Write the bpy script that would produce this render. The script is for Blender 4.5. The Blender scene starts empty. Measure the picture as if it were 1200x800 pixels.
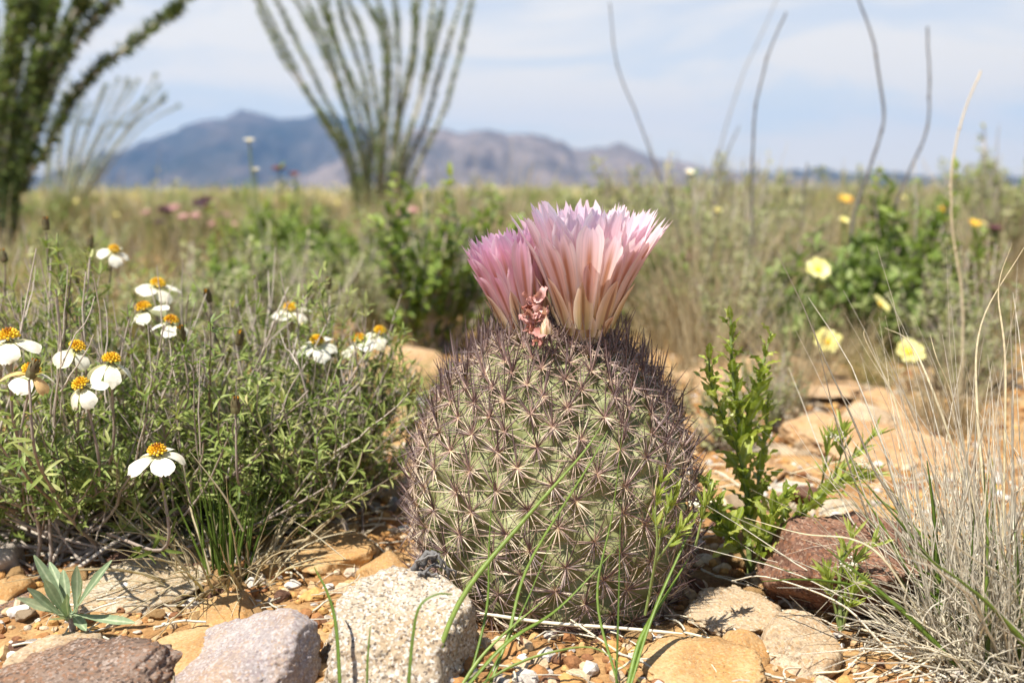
import bpy, bmesh, math
import numpy as np

R = math.radians
scene = bpy.context.scene
COL = scene.collection

# ------------------------------------------------------------------ camera
CAMZ = 0.187
PITCH = R(8.53)
FPX = 1166.67                      # 35 mm lens, in pixels of a 1200 px wide frame
cam_d = bpy.data.cameras.new('camera')
cam_d.lens = 35.0
cam_d.sensor_width = 36.0
cam_d.clip_start = 0.01
cam_d.clip_end = 60000
cam_d.dof.use_dof = True
cam_d.dof.focus_distance = 0.425
cam_d.dof.aperture_fstop = 8.5
cam = bpy.data.objects.new('camera', cam_d)
COL.objects.link(cam)
cam.location = (0, 0, CAMZ)
cam.rotation_euler = (R(90) - PITCH, 0, 0)
scene.camera = cam

# ------------------------------------------------------------------ sky, sun, exposure
SUN_EL, SUN_AZ = R(62), R(-134)     # azimuth measured from +Y towards +X
SUN = np.array([math.sin(SUN_AZ) * math.cos(SUN_EL), math.cos(SUN_AZ) * math.cos(SUN_EL), math.sin(SUN_EL)])
world = bpy.data.worlds.new('World')
scene.world = world
world.use_nodes = True
wt = world.node_tree
wt.nodes.clear()
wo = wt.nodes.new('ShaderNodeOutputWorld')
bg = wt.nodes.new('ShaderNodeBackground')
bg.inputs['Strength'].default_value = 0.08
sky = wt.nodes.new('ShaderNodeTexSky')
sky.sky_type = 'NISHITA'
sky.sun_disc = False
sky.sun_elevation = SUN_EL
sky.sun_rotation = SUN_AZ % (2 * math.pi)
sky.altitude = 1000
sky.dust_density = 1.5
tc = wt.nodes.new('ShaderNodeTexCoord')
mp = wt.nodes.new('ShaderNodeMapping')
mp.inputs['Scale'].default_value = (1.3, 1.3, 7.0)
mp.inputs['Rotation'].default_value = (0, R(4), 0)
nz = wt.nodes.new('ShaderNodeTexNoise')
nz.inputs['Scale'].default_value = 2.6
nz.inputs['Detail'].default_value = 7.0
nz.inputs['Roughness'].default_value = 0.55
nz.inputs['Distortion'].default_value = 0.6
rp = wt.nodes.new('ShaderNodeValToRGB')
rp.color_ramp.elements[0].position = 0.42
rp.color_ramp.elements[0].color = (0.64, 0.64, 0.64, 1)
rp.color_ramp.elements[1].position = 0.54
rp.color_ramp.elements[1].color = (1.0, 1.0, 1.0, 1)
mx = wt.nodes.new('ShaderNodeMix')
mx.data_type = 'RGBA'
# thin sunlit cloud, warmer low down where it is seen through more air
cz = wt.nodes.new('ShaderNodeSeparateXYZ')
cw = wt.nodes.new('ShaderNodeMapRange')
cw.inputs[1].default_value = 0.0
cw.inputs[2].default_value = 0.2
cc_ = wt.nodes.new('ShaderNodeMix')
cc_.data_type = 'RGBA'
cc_.inputs[6].default_value = (8.3, 7.15, 5.45, 1)
cc_.inputs[7].default_value = (6.4, 6.2, 5.9, 1)
wt.links.new(tc.outputs['Generated'], cz.inputs[0])
wt.links.new(cz.outputs['Z'], cw.inputs[0])
wt.links.new(cw.outputs[0], cc_.inputs[0])
wt.links.new(cc_.outputs[2], mx.inputs[7])
wt.links.new(tc.outputs['Generated'], mp.inputs['Vector'])
wt.links.new(mp.outputs['Vector'], nz.inputs['Vector'])
wt.links.new(nz.outputs['Fac'], rp.inputs['Fac'])
sx = wt.nodes.new('ShaderNodeSeparateXYZ')
wt.links.new(tc.outputs['Generated'], sx.inputs[0])
mr = wt.nodes.new('ShaderNodeMapRange')
mr.inputs[1].default_value = 0.17
mr.inputs[2].default_value = 0.42
mr.inputs[3].default_value = 1.0
mr.inputs[4].default_value = 0.03
wt.links.new(sx.outputs['Z'], mr.inputs[0])
cm = wt.nodes.new('ShaderNodeMath')
cm.operation = 'MULTIPLY'
wt.links.new(rp.outputs['Color'], cm.inputs[0])
wt.links.new(mr.outputs[0], cm.inputs[1])
wt.links.new(cm.outputs[0], mx.inputs[0])
wt.links.new(sky.outputs['Color'], mx.inputs[6])
wt.links.new(mx.outputs[2], bg.inputs['Color'])
wt.links.new(bg.outputs['Background'], wo.inputs['Surface'])

sun_d = bpy.data.lights.new('sun', 'SUN')
sun_d.energy = 5.0
sun_d.angle = R(0.5)
sun_d.color = (1.0, 0.95, 0.87)
sun = bpy.data.objects.new('sun', sun_d)
COL.objects.link(sun)
sun.location = (-2, -0.5, 5)
from mathutils import Vector
sun.rotation_euler = Vector(SUN).to_track_quat('Z', 'Y').to_euler()

scene.view_settings.view_transform = 'Standard'
scene.view_settings.look = 'None'
scene.view_settings.gamma = 1.0
scene.view_settings.use_curve_mapping = False
scene.view_settings.exposure = 0.98
scene.cycles.max_bounces = 6
scene.cycles.diffuse_bounces = 3
scene.cycles.glossy_bounces = 2
scene.cycles.transmission_bounces = 4
scene.cycles.volume_bounces = 0
scene.cycles.caustics_reflective = False
scene.cycles.caustics_refractive = False

# ------------------------------------------------------------------ helpers
CP, SP = math.cos(PITCH), math.sin(PITCH)

def at(px, py, Y):
    """world point at depth Y on the ray through pixel (px, py) of the 1200 x 800 photograph"""
    dx = (px - 600) / FPX
    dy = (400 - py) / FPX
    d = np.array([dx, CP + dy * SP, -SP + dy * CP])
    return np.array([0, 0, CAMZ]) + d * (Y / d[1])

def norm(v):
    return v / np.maximum(np.linalg.norm(v, axis=-1, keepdims=True), 1e-9)

def _hash(ix, iy, iz, seed):
    h = (ix * 374761393 + iy * 668265263 + iz * 2147483647 + seed * 974711) & 0xFFFFFFFF
    h = ((h ^ (h >> 13)) * 1274126177) & 0xFFFFFFFF
    return ((h ^ (h >> 16)) & 0xFFFF) / 65535.0

def vnoise(P, seed=0):
    P = np.asarray(P, dtype=np.float64)
    i = np.floor(P).astype(np.int64)
    f = P - i
    f = f * f * (3 - 2 * f)
    out = 0
    for dx in (0, 1):
        wx = f[..., 0] if dx else 1 - f[..., 0]
        for dy in (0, 1):
            wy = f[..., 1] if dy else 1 - f[..., 1]
            for dz in (0, 1):
                wz = f[..., 2] if dz else 1 - f[..., 2]
                out = out + wx * wy * wz * _hash(i[..., 0] + dx, i[..., 1] + dy, i[..., 2] + dz, seed)
    return out * 2 - 1

def fbm(P, octaves=4, seed=0, gain=0.5):
    a, s, out = 1.0, 1.0, 0
    for o in range(octaves):
        out = out + a * vnoise(np.asarray(P) * s + 17.3 * o, seed + o)
        a *= gain
        s *= 2.03
    return out

def H(x, y):
    """height of the ground"""
    x = np.asarray(x, dtype=np.float64)
    y = np.asarray(y, dtype=np.float64)
    d = np.sqrt(x * x + y * y)
    P = np.stack([x, y, np.zeros_like(x)], -1)
    near = np.clip(1 - (d - 2) / 6, 0, 1)
    h = 0.006 * fbm(P / 0.13, 3, 5) * near + 0.0016 * fbm(P / 0.013, 3, 9) * np.clip(1 - (d - 0.6) / 1.2, 0, 1)
    h = h + 0.02 * vnoise(P / 1.7, 3) * np.clip((d - 0.8) / 2, 0, 1)
    h = h - 0.0092 * np.maximum(d - 26, 0) + 0.25 * vnoise(P / 60, 4) * np.clip((d - 20) / 60, 0, 1)
    return h

def Hs(x, y):
    return float(H(np.array([x]), np.array([y]))[0])

class MB:
    """collects vertices and faces (any material slot) and builds ONE mesh"""
    def __init__(self):
        self.v, self.t, self.s, self.u = [], [], [], []
        self.f = []
        self.n = 0

    def add(self, verts, faces, mat=0, tint=0.5, s=0.0, u=0.0):
        verts = np.asarray(verts, dtype=np.float64).reshape(-1, 3)
        n = len(verts)
        faces = np.asarray(faces, dtype=np.int64)
        self.v.append(verts)
        for lst, val in ((self.t, tint), (self.s, s), (self.u, u)):
            lst.append(np.broadcast_to(np.asarray(val, dtype=np.float64).reshape(-1), (n,)))
        self.f.append((faces + self.n, mat))
        self.n += n

    def build(self, name, mats, parent=None, smooth=True, loc=None):
        me = bpy.data.meshes.new(name)
        V = np.concatenate(self.v)
        if loc is not None:
            V = V - np.asarray(loc)
        me.vertices.add(len(V))
        me.vertices.foreach_set('co', V.astype(np.float32).ravel())
        loops, tot, mi = [], [], []
        for fa, m in self.f:
            loops.append(fa.ravel())
            tot.append(np.full(len(fa), fa.shape[1], dtype=np.int32))
            mi.append(np.full(len(fa), m, dtype=np.int32))
        loops = np.concatenate(loops).astype(np.int32)
        tot = np.concatenate(tot)
        start = np.concatenate([[0], np.cumsum(tot)[:-1]]).astype(np.int32)
        me.loops.add(len(loops))
        me.loops.foreach_set('vertex_index', loops)
        me.polygons.add(len(tot))
        me.polygons.foreach_set('loop_start', start)
        me.polygons.foreach_set('material_index', np.concatenate(mi))
        me.polygons.foreach_set('use_smooth', np.full(len(tot), smooth, dtype=bool))
        for nm, lst in (('tint', self.t), ('along', self.s), ('across', self.u)):
            a = me.attributes.new(nm, 'FLOAT', 'POINT')
            a.data.foreach_set('value', np.concatenate(lst).astype(np.float32))
        me.update(calc_edges=True)
        me.validate()
        if not isinstance(mats, (list, tuple)):
            mats = [mats]
        for m in mats:
            me.materials.append(m)
        o = bpy.data.objects.new(name, me)
        COL.objects.link(o)
        if loc is not None:
            o.location = loc
        if parent is not None:
            o.parent = parent
        return o

def quads_grid(n, k, m, closed):
    """faces of n sheets of k rows by m columns"""
    cols = m if closed else m - 1
    a = np.arange(k - 1)[:, None] * m + np.arange(cols)[None, :]
    nx = (np.arange(cols) + 1) % m
    b = np.arange(k - 1)[:, None] * m + nx[None, :]
    q = np.stack([a, b, b + m, a + m], -1).reshape(-1, 4)
    return (np.arange(n)[:, None, None] * (k * m) + q[None]).reshape(-1, 4)

def tubes(mb, P, rad, m=5, flat=1.0, mat=0, tint=0.5, ref=None, rng=None):
    """P (n,k,3) centre lines, rad (n,k)"""
    P = np.asarray(P, dtype=np.float64)
    if P.ndim == 2:
        P = P[None]
    n, k, _ = P.shape
    rad = np.broadcast_to(np.asarray(rad, dtype=np.float64), (n, k))
    T = norm(np.gradient(P, axis=1))
    if ref is None:
        rg = rng or np.random.default_rng(n * 31 + k)
        ref = norm(rg.normal(size=(n, 3)))
    ref = np.broadcast_to(ref, (n, 3))
    A = norm(np.cross(T, ref[:, None, :]))
    B = np.cross(T, A)
    ang = np.arange(m) * 2 * math.pi / m
    ca, sa = np.cos(ang)[None, None, :, None], np.sin(ang)[None, None, :, None]
    V = P[:, :, None, :] + rad[:, :, None, None] * (ca * A[:, :, None, :] + flat * sa * B[:, :, None, :])
    tint = np.broadcast_to(np.asarray(tint, dtype=np.float64).reshape(-1), (n,))
    tt = np.repeat(tint, k * m)
    ss = np.tile(np.repeat(np.linspace(0, 1, k), m), n)
    mb.add(V, quads_grid(n, k, m, True), mat, tt, ss)

def leaves(mb, p, d, nrm, L, W, prof=(0.35, 1.0, 0.75, 0.05), curl=0.0, fold=0.25, mat=0, tint=0.5, wave=0.0, rng=None):
    """n leaves: base points p, directions d, up normals nrm"""
    n = len(p)
    d = norm(d)
    side = norm(np.cross(d, nrm))
    up = np.cross(side, d)
    k = len(prof)
    s = np.linspace(0, 1, k)
    L = np.broadcast_to(L, (n,))
    W = np.broadcast_to(W, (n,))
    curl = np.broadcast_to(curl, (n,))
    th = curl[:, None] * s[None, :]
    ds = L[:, None] / (k - 1)
    ax = np.concatenate([np.zeros((n, 1)), np.cumsum(np.cos(th[:, 1:]) * ds, 1)], 1)
    az = np.concatenate([np.zeros((n, 1)), np.cumsum(np.sin(th[:, 1:]) * ds, 1)], 1)
    C = p[:, None, :] + d[:, None, :] * ax[..., None] + up[:, None, :] * az[..., None]
    wv = np.asarray(prof)[None, :] * W[:, None] * 0.5
    V = np.empty((n, k, 3, 3))
    wob = 0
    if wave:
        rg = rng or np.random.default_rng(5)
        wob = rg.normal(size=(n, k)) * wave
    lift = (fold * wv)[..., None] * up[:, None, :]
    V[:, :, 0] = C - side[:, None, :] * wv[..., None] + lift + (up[:, None, :] * (wob * wv)[..., None] if wave else 0)
    V[:, :, 1] = C
    V[:, :, 2] = C + side[:, None, :] * wv[..., None] + lift - (up[:, None, :] * (wob * wv)[..., None] if wave else 0)
    tint = np.broadcast_to(np.asarray(tint, dtype=np.float64).reshape(-1), (n,))
    uu = np.tile(np.array([-1.0, 0.0, 1.0]), n * k)
    mb.add(V, quads_grid(n, k, 3, False), mat, np.repeat(tint, k * 3), np.tile(np.repeat(s, 3), n), uu)

def cr(pts, n=16):
    """smooth curve through points"""
    P = np.asarray(pts, dtype=np.float64)
    if len(P) == 2:
        return P[0] + (P[1] - P[0]) * np.linspace(0, 1, n)[:, None]
    Q = np.vstack([2 * P[0] - P[1], P, 2 * P[-1] - P[-2]])
    t = np.linspace(0, len(P) - 1 - 1e-6, n)
    i = t.astype(int)
    f = (t - i)[:, None]
    p0, p1, p2, p3 = Q[i], Q[i + 1], Q[i + 2], Q[i + 3]
    return 0.5 * (2 * p1 + (p2 - p0) * f + (2 * p0 - 5 * p1 + 4 * p2 - p3) * f ** 2 + (3 * p1 - p0 - 3 * p2 + p3) * f ** 3)

def randdir(n, rng):
    return norm(rng.normal(size=(n, 3)))

def tag(o, label=None, cat=None, group=None, kind=None):
    if label:
        o['label'] = label
    if cat:
        o['category'] = cat
    if group:
        o['group'] = group
    if kind:
        o['kind'] = kind
    return o

def thing(name, label, cat, loc=(0, 0, 0), group=None):
    o = bpy.data.objects.new(name, None)
    o.empty_display_size = 0.02
    COL.objects.link(o)
    o.location = loc
    return tag(o, label, cat, group)

def copy_tree(o, parent=None):
    c = o.copy()
    COL.objects.link(c)
    if parent is not None:
        c.parent = parent
    for ch in list(o.children):
        copy_tree(ch, c)
    return c

# ------------------------------------------------------------------ materials
def new_mat(name):
    m = bpy.data.materials.new(name)
    m.use_nodes = True
    t = m.node_tree
    t.nodes.clear()
    out = t.nodes.new('ShaderNodeOutputMaterial')
    return m, t, out

def ramp(t, stops, interp='LINEAR'):
    r = t.nodes.new('ShaderNodeValToRGB')
    cr_ = r.color_ramp
    cr_.interpolation = interp
    while len(cr_.elements) < len(stops):
        cr_.elements.new(0.5)
    for e, (p, c) in zip(cr_.elements, stops):
        e.position = p
        e.color = (c[0], c[1], c[2], 1)
    return r

def attr(t, name):
    a = t.nodes.new('ShaderNodeAttribute')
    a.attribute_name = name
    return a

def noise(t, scale, detail=4, rough=0.55, vec=None, dist=0.0):
    n = t.nodes.new('ShaderNodeTexNoise')
    n.inputs['Scale'].default_value = scale
    n.inputs['Detail'].default_value = detail
    n.inputs['Roughness'].default_value = rough
    n.inputs['Distortion'].default_value = dist
    if vec is not None:
        t.links.new(vec, n.inputs['Vector'])
    return n

def mixc(t, fac, a, b, mode='MIX'):
    m = t.nodes.new('ShaderNodeMix')
    m.data_type = 'RGBA'
    m.blend_type = mode
    for sock, val in ((0, fac), (6, a), (7, b)):
        if isinstance(val, (int, float)):
            m.inputs[sock].default_value = val
        elif isinstance(val, tuple):
            m.inputs[sock].default_value = (val[0], val[1], val[2], 1)
        else:
            t.links.new(val, m.inputs[sock])
    return m.outputs[2]

def maprange(t, val, a, b, c=0.0, d=1.0):
    m = t.nodes.new('ShaderNodeMapRange')
    t.links.new(val, m.inputs[0])
    m.inputs[1].default_value = a
    m.inputs[2].default_value = b
    m.inputs[3].default_value = c
    m.inputs[4].default_value = d
    return m.outputs[0]

def bump(t, height, strength, dist):
    b = t.nodes.new('ShaderNodeBump')
    b.inputs['Strength'].default_value = strength
    b.inputs['Distance'].default_value = dist
    t.links.new(height, b.inputs['Height'])
    return b

def leaf_mat(name, stops, transl=0.3, rough=0.55, spec=0.3, along=None, tcol=1.25, midrib=0.0):
    m, t, out = new_mat(name)
    a = attr(t, 'tint')
    r = ramp(t, stops)
    t.links.new(a.outputs['Fac'], r.inputs['Fac'])
    col = r.outputs['Color']
    if along:
        b = attr(t, 'along')
        r2 = ramp(t, along)
        t.links.new(b.outputs['Fac'], r2.inputs['Fac'])
        col = mixc(t, 1.0, col, r2.outputs['Color'], 'MULTIPLY')
    if midrib:
        ua = attr(t, 'across')
        ub = t.nodes.new('ShaderNodeMath')
        ub.operation = 'ABSOLUTE'
        t.links.new(ua.outputs['Fac'], ub.inputs[0])
        col = mixc(t, maprange(t, ub.outputs[0], 0.28, 0.06, 0, midrib), col, (0.62, 0.66, 0.42))
    tcn = t.nodes.new('ShaderNodeTexCoord')
    nn = noise(t, 420, 3, 0.6, tcn.outputs['Object'])
    vv = maprange(t, nn.outputs['Fac'], 0.3, 0.7, 0.78, 1.16)
    vc = t.nodes.new('ShaderNodeCombineColor')
    for i in range(3):
        t.links.new(vv, vc.inputs[i])
    col = mixc(t, 1.0, col, vc.outputs[0], 'MULTIPLY')
    p = t.nodes.new('ShaderNodeBsdfPrincipled')
    p.inputs['Roughness'].default_value = rough
    p.inputs['Specular IOR Level'].default_value = spec
    t.links.new(col, p.inputs['Base Color'])
    sh = p.outputs[0]
    if transl > 0:
        tr = t.nodes.new('ShaderNodeBsdfTranslucent')
        tc_ = mixc(t, 1.0, col, (tcol, tcol * 1.05, tcol * 0.7), 'MULTIPLY')
        t.links.new(tc_, tr.inputs['Color'])
        ms = t.nodes.new('ShaderNodeMixShader')
        ms.inputs[0].default_value = transl
        t.links.new(sh, ms.inputs[1])
        t.links.new(tr.outputs[0], ms.inputs[2])
        sh = ms.outputs[0]
    t.links.new(sh, out.inputs['Surface'])
    return m

def rock_mat(name, cols, scale=60, speck=None, speck_amt=0.5, speck_scale=900, bump_d=0.0012, stain=None, stain_amt=0.5, seed=0.0):
    m, t, out = new_mat(name)
    tc_ = t.nodes.new('ShaderNodeTexCoord')
    mp_ = t.nodes.new('ShaderNodeMapping')
    mp_.inputs['Location'].default_value = (seed, seed * 1.7, -seed)
    t.links.new(tc_.outputs['Object'], mp_.inputs['Vector'])
    v = mp_.outputs[0]
    n1 = noise(t, scale, 6, 0.6, v, 0.4)
    r = ramp(t, [(0.28 + 0.44 * i / max(1, len(cols) - 1), c) for i, c in enumerate(cols)])
    t.links.new(n1.outputs['Fac'], r.inputs['Fac'])
    col = r.outputs['Color']
    if stain:
        n2 = noise(t, scale * 0.55, 5, 0.6, v, 0.8)
        f = maprange(t, n2.outputs['Fac'], 0.52, 0.66, 0, stain_amt)
        col = mixc(t, f, col, stain)
    n3 = noise(t, scale * 22, 6, 0.75, v)
    if speck:
        vo = t.nodes.new('ShaderNodeTexVoronoi')
        vo.inputs['Scale'].default_value = speck_scale
        t.links.new(v, vo.inputs['Vector'])
        sp = t.nodes.new('ShaderNodeSeparateColor')
        t.links.new(vo.outputs['Color'], sp.inputs[0])
        for ch, (c, lo) in zip(('Red', 'Green', 'Blue'), speck):
            f = maprange(t, sp.outputs[ch], lo, lo + 0.08, 0, speck_amt)
            col = mixc(t, f, col, c)
    f = maprange(t, n3.outputs['Fac'], 0.3, 0.7, 0.62, 1.2)
    cmb = t.nodes.new('ShaderNodeCombineColor')
    for i in range(3):
        t.links.new(f, cmb.inputs[i])
    col = mixc(t, 0.8, col, cmb.outputs[0], 'MULTIPLY')
    p = t.nodes.new('ShaderNodeBsdfPrincipled')
    p.inputs['Roughness'].default_value = 0.9
    p.inputs['Specular IOR Level'].default_value = 0.15
    t.links.new(col, p.inputs['Base Color'])
    n4 = noise(t, scale * 5, 10, 0.75, v)
    b = bump(t, n4.outputs['Fac'], 1.0, bump_d)
    b2 = bump(t, n3.outputs['Fac'], 0.8, bump_d * 0.35)
    t.links.new(b.outputs[0], b2.inputs['Normal'])
    t.links.new(b2.outputs[0], p.inputs['Normal'])
    t.links.new(p.outputs[0], out.inputs['Surface'])
    return m

def simple_mat(name, col, rough=0.7, spec=0.3):
    m, t, out = new_mat(name)
    p = t.nodes.new('ShaderNodeBsdfPrincipled')
    p.inputs['Base Color'].default_value = (*col, 1)
    p.inputs['Roughness'].default_value = rough
    p.inputs['Specular IOR Level'].default_value = spec
    n = noise(t, 300, 4)
    tc_ = t.nodes.new('ShaderNodeTexCoord')
    t.links.new(tc_.outputs['Object'], n.inputs['Vector'])
    c = mixc(t, maprange(t, n.outputs['Fac'], 0.3, 0.7, 0, 1), tuple(x * 0.75 for x in col), tuple(min(1, x * 1.2) for x in col))
    t.links.new(c, p.inputs['Base Color'])
    t.links.new(p.outputs[0], out.inputs['Surface'])
    return m

M = {}
M['zinnia_leaf'] = leaf_mat('zinnia_leaf', [(0, (0.075, 0.115, 0.022)), (0.35, (0.16, 0.215, 0.045)), (0.65, (0.27, 0.32, 0.085)), (0.88, (0.40, 0.41, 0.16)), (1, (0.50, 0.42, 0.20))], 0.3, 0.5)
M['twig'] = leaf_mat('twig', [(0, (0.15, 0.11, 0.08)), (0.5, (0.32, 0.26, 0.21)), (1, (0.55, 0.48, 0.40))], 0.0, 0.8)
M['green_stem'] = leaf_mat('green_stem', [(0, (0.10, 0.14, 0.04)), (1, (0.22, 0.27, 0.08))], 0.0, 0.5)
M['straw'] = leaf_mat('straw', [(0, (0.30, 0.23, 0.13)), (0.45, (0.54, 0.44, 0.27)), (0.8, (0.66, 0.57, 0.38)), (1, (0.72, 0.65, 0.49))], 0.35, 0.5)
M['silver_straw'] = leaf_mat('silver_straw', [(0, (0.24, 0.20, 0.14)), (0.3, (0.56, 0.50, 0.39)), (0.7, (0.76, 0.70, 0.58)), (1, (0.80, 0.70, 0.50))], 0.2, 0.5)
M['grass'] = leaf_mat('grass', [(0, (0.08, 0.13, 0.02)), (0.5, (0.17, 0.26, 0.04)), (1, (0.30, 0.38, 0.09))], 0.35, 0.4, 0.4)
M['olive_grass'] = leaf_mat('olive_grass', [(0, (0.25, 0.25, 0.08)), (0.5, (0.46, 0.41, 0.17)), (1, (0.62, 0.53, 0.28))], 0.4, 0.5)
M['weed_leaf'] = leaf_mat('weed_leaf', [(0, (0.16, 0.22, 0.025)), (0.5, (0.30, 0.37, 0.05)), (1, (0.46, 0.50, 0.12))], 0.4, 0.4, 0.4, midrib=0.3)
M['silver_leaf'] = leaf_mat('silver_leaf', [(0, (0.17, 0.23, 0.12)), (0.5, (0.28, 0.34, 0.20)), (1, (0.40, 0.44, 0.28))], 0.2, 0.6, midrib=0.4)
M['shrub_leaf'] = leaf_mat('shrub_leaf', [(0, (0.09, 0.135, 0.03)), (0.5, (0.20, 0.28, 0.055)), (1, (0.36, 0.42, 0.12))], 0.35, 0.45)
M['sage_leaf'] = leaf_mat('sage_leaf', [(0, (0.19, 0.22, 0.10)), (0.5, (0.35, 0.37, 0.18)), (1, (0.50, 0.48, 0.28))], 0.4, 0.6)
M['ocotillo_leaf'] = leaf_mat('ocotillo_leaf', [(0, (0.06, 0.10, 0.03)), (0.5, (0.145, 0.20, 0.07)), (1, (0.32, 0.38, 0.17))], 0.3, 0.5)
M['ocotillo_bark'] = leaf_mat('ocotillo_bark', [(0, (0.22, 0.21, 0.16)), (1, (0.42, 0.40, 0.31))], 0.0, 0.8)
M['stalk'] = leaf_mat('stalk', [(0, (0.11, 0.10, 0.095)), (0.5, (0.16, 0.15, 0.14)), (1, (0.55, 0.46, 0.30))], 0.0, 0.7)
M['white_petal'] = leaf_mat('white_petal', [(0, (0.74, 0.70, 0.55)), (0.8, (0.84, 0.81, 0.70)), (1, (0.72, 0.48, 0.22))], 0.3, 0.5, 0.2, along=[(0, (0.85, 0.9, 0.55)), (0.35, (1, 1, 1)), (1, (1, 1, 1))], tcol=1.0)
M['yellow_petal'] = leaf_mat('yellow_petal', [(0, (0.80, 0.74, 0.25)), (1, (0.86, 0.82, 0.42))], 0.35, 0.5, 0.2, tcol=1.0)
M['gold'] = leaf_mat('gold', [(0, (0.22, 0.07, 0.012)), (0.3, (0.55, 0.22, 0.012)), (0.6, (0.78, 0.46, 0.02)), (1, (0.86, 0.60, 0.05))], 0.1, 0.5)
M['calyx'] = leaf_mat('calyx', [(0, (0.10, 0.07, 0.035)), (0.5, (0.15, 0.15, 0.06)), (1, (0.25, 0.26, 0.10))], 0.0, 0.7)
M['spine_pale'] = leaf_mat('spine_pale', [(0, (0.36, 0.25, 0.21)), (0.3, (0.62, 0.50, 0.39)), (1, (0.84, 0.76, 0.59))], 0.15, 0.4, 0.4, along=[(0, (1.0, 0.86, 0.62)), (0.3, (1, 0.97, 0.92)), (0.74, (0.92, 0.84, 0.81)), (0.92, (0.55, 0.42, 0.42)), (1, (0.25, 0.15, 0.16))])
M['spine_dark'] = leaf_mat('spine_dark', [(0, (0.075, 0.042, 0.045)), (0.5, (0.16, 0.105, 0.10)), (1, (0.36, 0.28, 0.26))], 0.05, 0.4, 0.4, along=[(0, (1.5, 1.3, 1.1)), (0.5, (1, 1, 1)), (1, (0.5, 0.42, 0.45))])
M['wool'] = leaf_mat('wool', [(0, (0.45, 0.25, 0.12)), (1, (0.62, 0.46, 0.28))], 0.1, 0.9)
M['withered'] = leaf_mat('withered', [(0, (0.42, 0.16, 0.12)), (0.5, (0.62, 0.33, 0.30)), (1, (0.72, 0.48, 0.42))], 0.25, 0.6)
M['pink_blur'] = leaf_mat('pink_blossom', [(0, (0.38, 0.17, 0.16)), (1, (0.60, 0.38, 0.35))], 0.3, 0.6)
M['maroon'] = leaf_mat('maroon_blossom', [(0, (0.07, 0.025, 0.03)), (1, (0.18, 0.07, 0.07))], 0.2, 0.6)

def petal_mat(name, base, mid, tip, edge, stripe, stripe_amt, transl=0.42):
    m, t, out = new_mat(name)
    a, u = attr(t, 'along'), attr(t, 'across')
    r = ramp(t, [(0.0, base), (0.40, mid), (1.0, tip)])
    t.links.new(a.outputs['Fac'], r.inputs['Fac'])
    ab = t.nodes.new('ShaderNodeMath')
    ab.operation = 'ABSOLUTE'
    t.links.new(u.outputs['Fac'], ab.inputs[0])
    fe = maprange(t, ab.outputs[0], 0.5, 0.95, 0, 0.9)
    col = mixc(t, fe, r.outputs['Color'], edge)
    fs = maprange(t, ab.outputs[0], 0.30, 0.08, 0, stripe_amt)
    fl = maprange(t, a.outputs['Fac'], 0.95, 0.7, 0, 1)
    mu = t.nodes.new('ShaderNodeMath')
    mu.operation = 'MULTIPLY'
    t.links.new(fs, mu.inputs[0])
    t.links.new(fl, mu.inputs[1])
    col = mixc(t, mu.outputs[0], col, stripe)
    # fine lengthwise veins
    cmb = t.nodes.new('ShaderNodeCombineXYZ')
    t.links.new(u.outputs['Fac'], cmb.inputs[0])
    sc_ = t.nodes.new('ShaderNodeMath')
    sc_.operation = 'MULTIPLY'
    sc_.inputs[1].default_value = 0.12
    t.links.new(a.outputs['Fac'], sc_.inputs[0])
    t.links.new(sc_.outputs[0], cmb.inputs[1])
    ti = attr(t, 'tint')
    t.links.new(ti.outputs['Fac'], cmb.inputs[2])
    n = noise(t, 9, 3, 0.5, cmb.outputs[0])
    f = maprange(t, n.outputs['Fac'], 0.35, 0.65, 0.86, 1.06)
    cc = t.nodes.new('ShaderNodeCombineColor')
    for i in range(3):
        t.links.new(f, cc.inputs[i])
    col = mixc(t, 1.0, col, cc.outputs[0], 'MULTIPLY')
    tv = maprange(t, ti.outputs['Fac'], 0, 1, 0, 0.12)
    col = mixc(t, tv, col, (0.80, 0.36, 0.52))
    p = t.nodes.new('ShaderNodeBsdfPrincipled')
    p.inputs['Roughness'].default_value = 0.45
    p.inputs['Specular IOR Level'].default_value = 0.35
    t.links.new(col, p.inputs['Base Color'])
    tr = t.nodes.new('ShaderNodeBsdfTranslucent')
    t.links.new(col, tr.inputs['Color'])
    ms = t.nodes.new('ShaderNodeMixShader')
    ms.inputs[0].default_value = transl
    t.links.new(p.outputs[0], ms.inputs[1])
    t.links.new(tr.outputs[0], ms.inputs[2])
    t.links.new(ms.outputs[0], out.inputs['Surface'])
    return m

M['petal_in'] = petal_mat('petal_inner', (0.86, 0.66, 0.40), (0.92, 0.70, 0.69), (0.93, 0.74, 0.82), (0.96, 0.90, 0.93), (0.87, 0.56, 0.62), 0.35, 0.6)
M['petal_out'] = petal_mat('petal_outer', (0.74, 0.55, 0.26), (0.91, 0.70, 0.60), (0.92, 0.70, 0.77), (0.96, 0.88, 0.88), (0.52, 0.22, 0.09), 0.8, 0.6)
M['petal_in_deep'] = petal_mat('petal_inner_deep', (0.86, 0.62, 0.44), (0.90, 0.58, 0.62), (0.89, 0.58, 0.74), (0.94, 0.78, 0.86), (0.80, 0.42, 0.52), 0.4, 0.6)
M['petal_out_deep'] = petal_mat('petal_outer_deep', (0.80, 0.56, 0.32), (0.88, 0.58, 0.56), (0.86, 0.52, 0.68), (0.94, 0.76, 0.80), (0.50, 0.20, 0.10), 0.85, 0.6)
M['sepal'] = petal_mat('sepal', (0.45, 0.40, 0.16), (0.68, 0.50, 0.26), (0.72, 0.45, 0.32), (0.90, 0.76, 0.58), (0.30, 0.16, 0.06), 0.95, 0.3)

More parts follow.
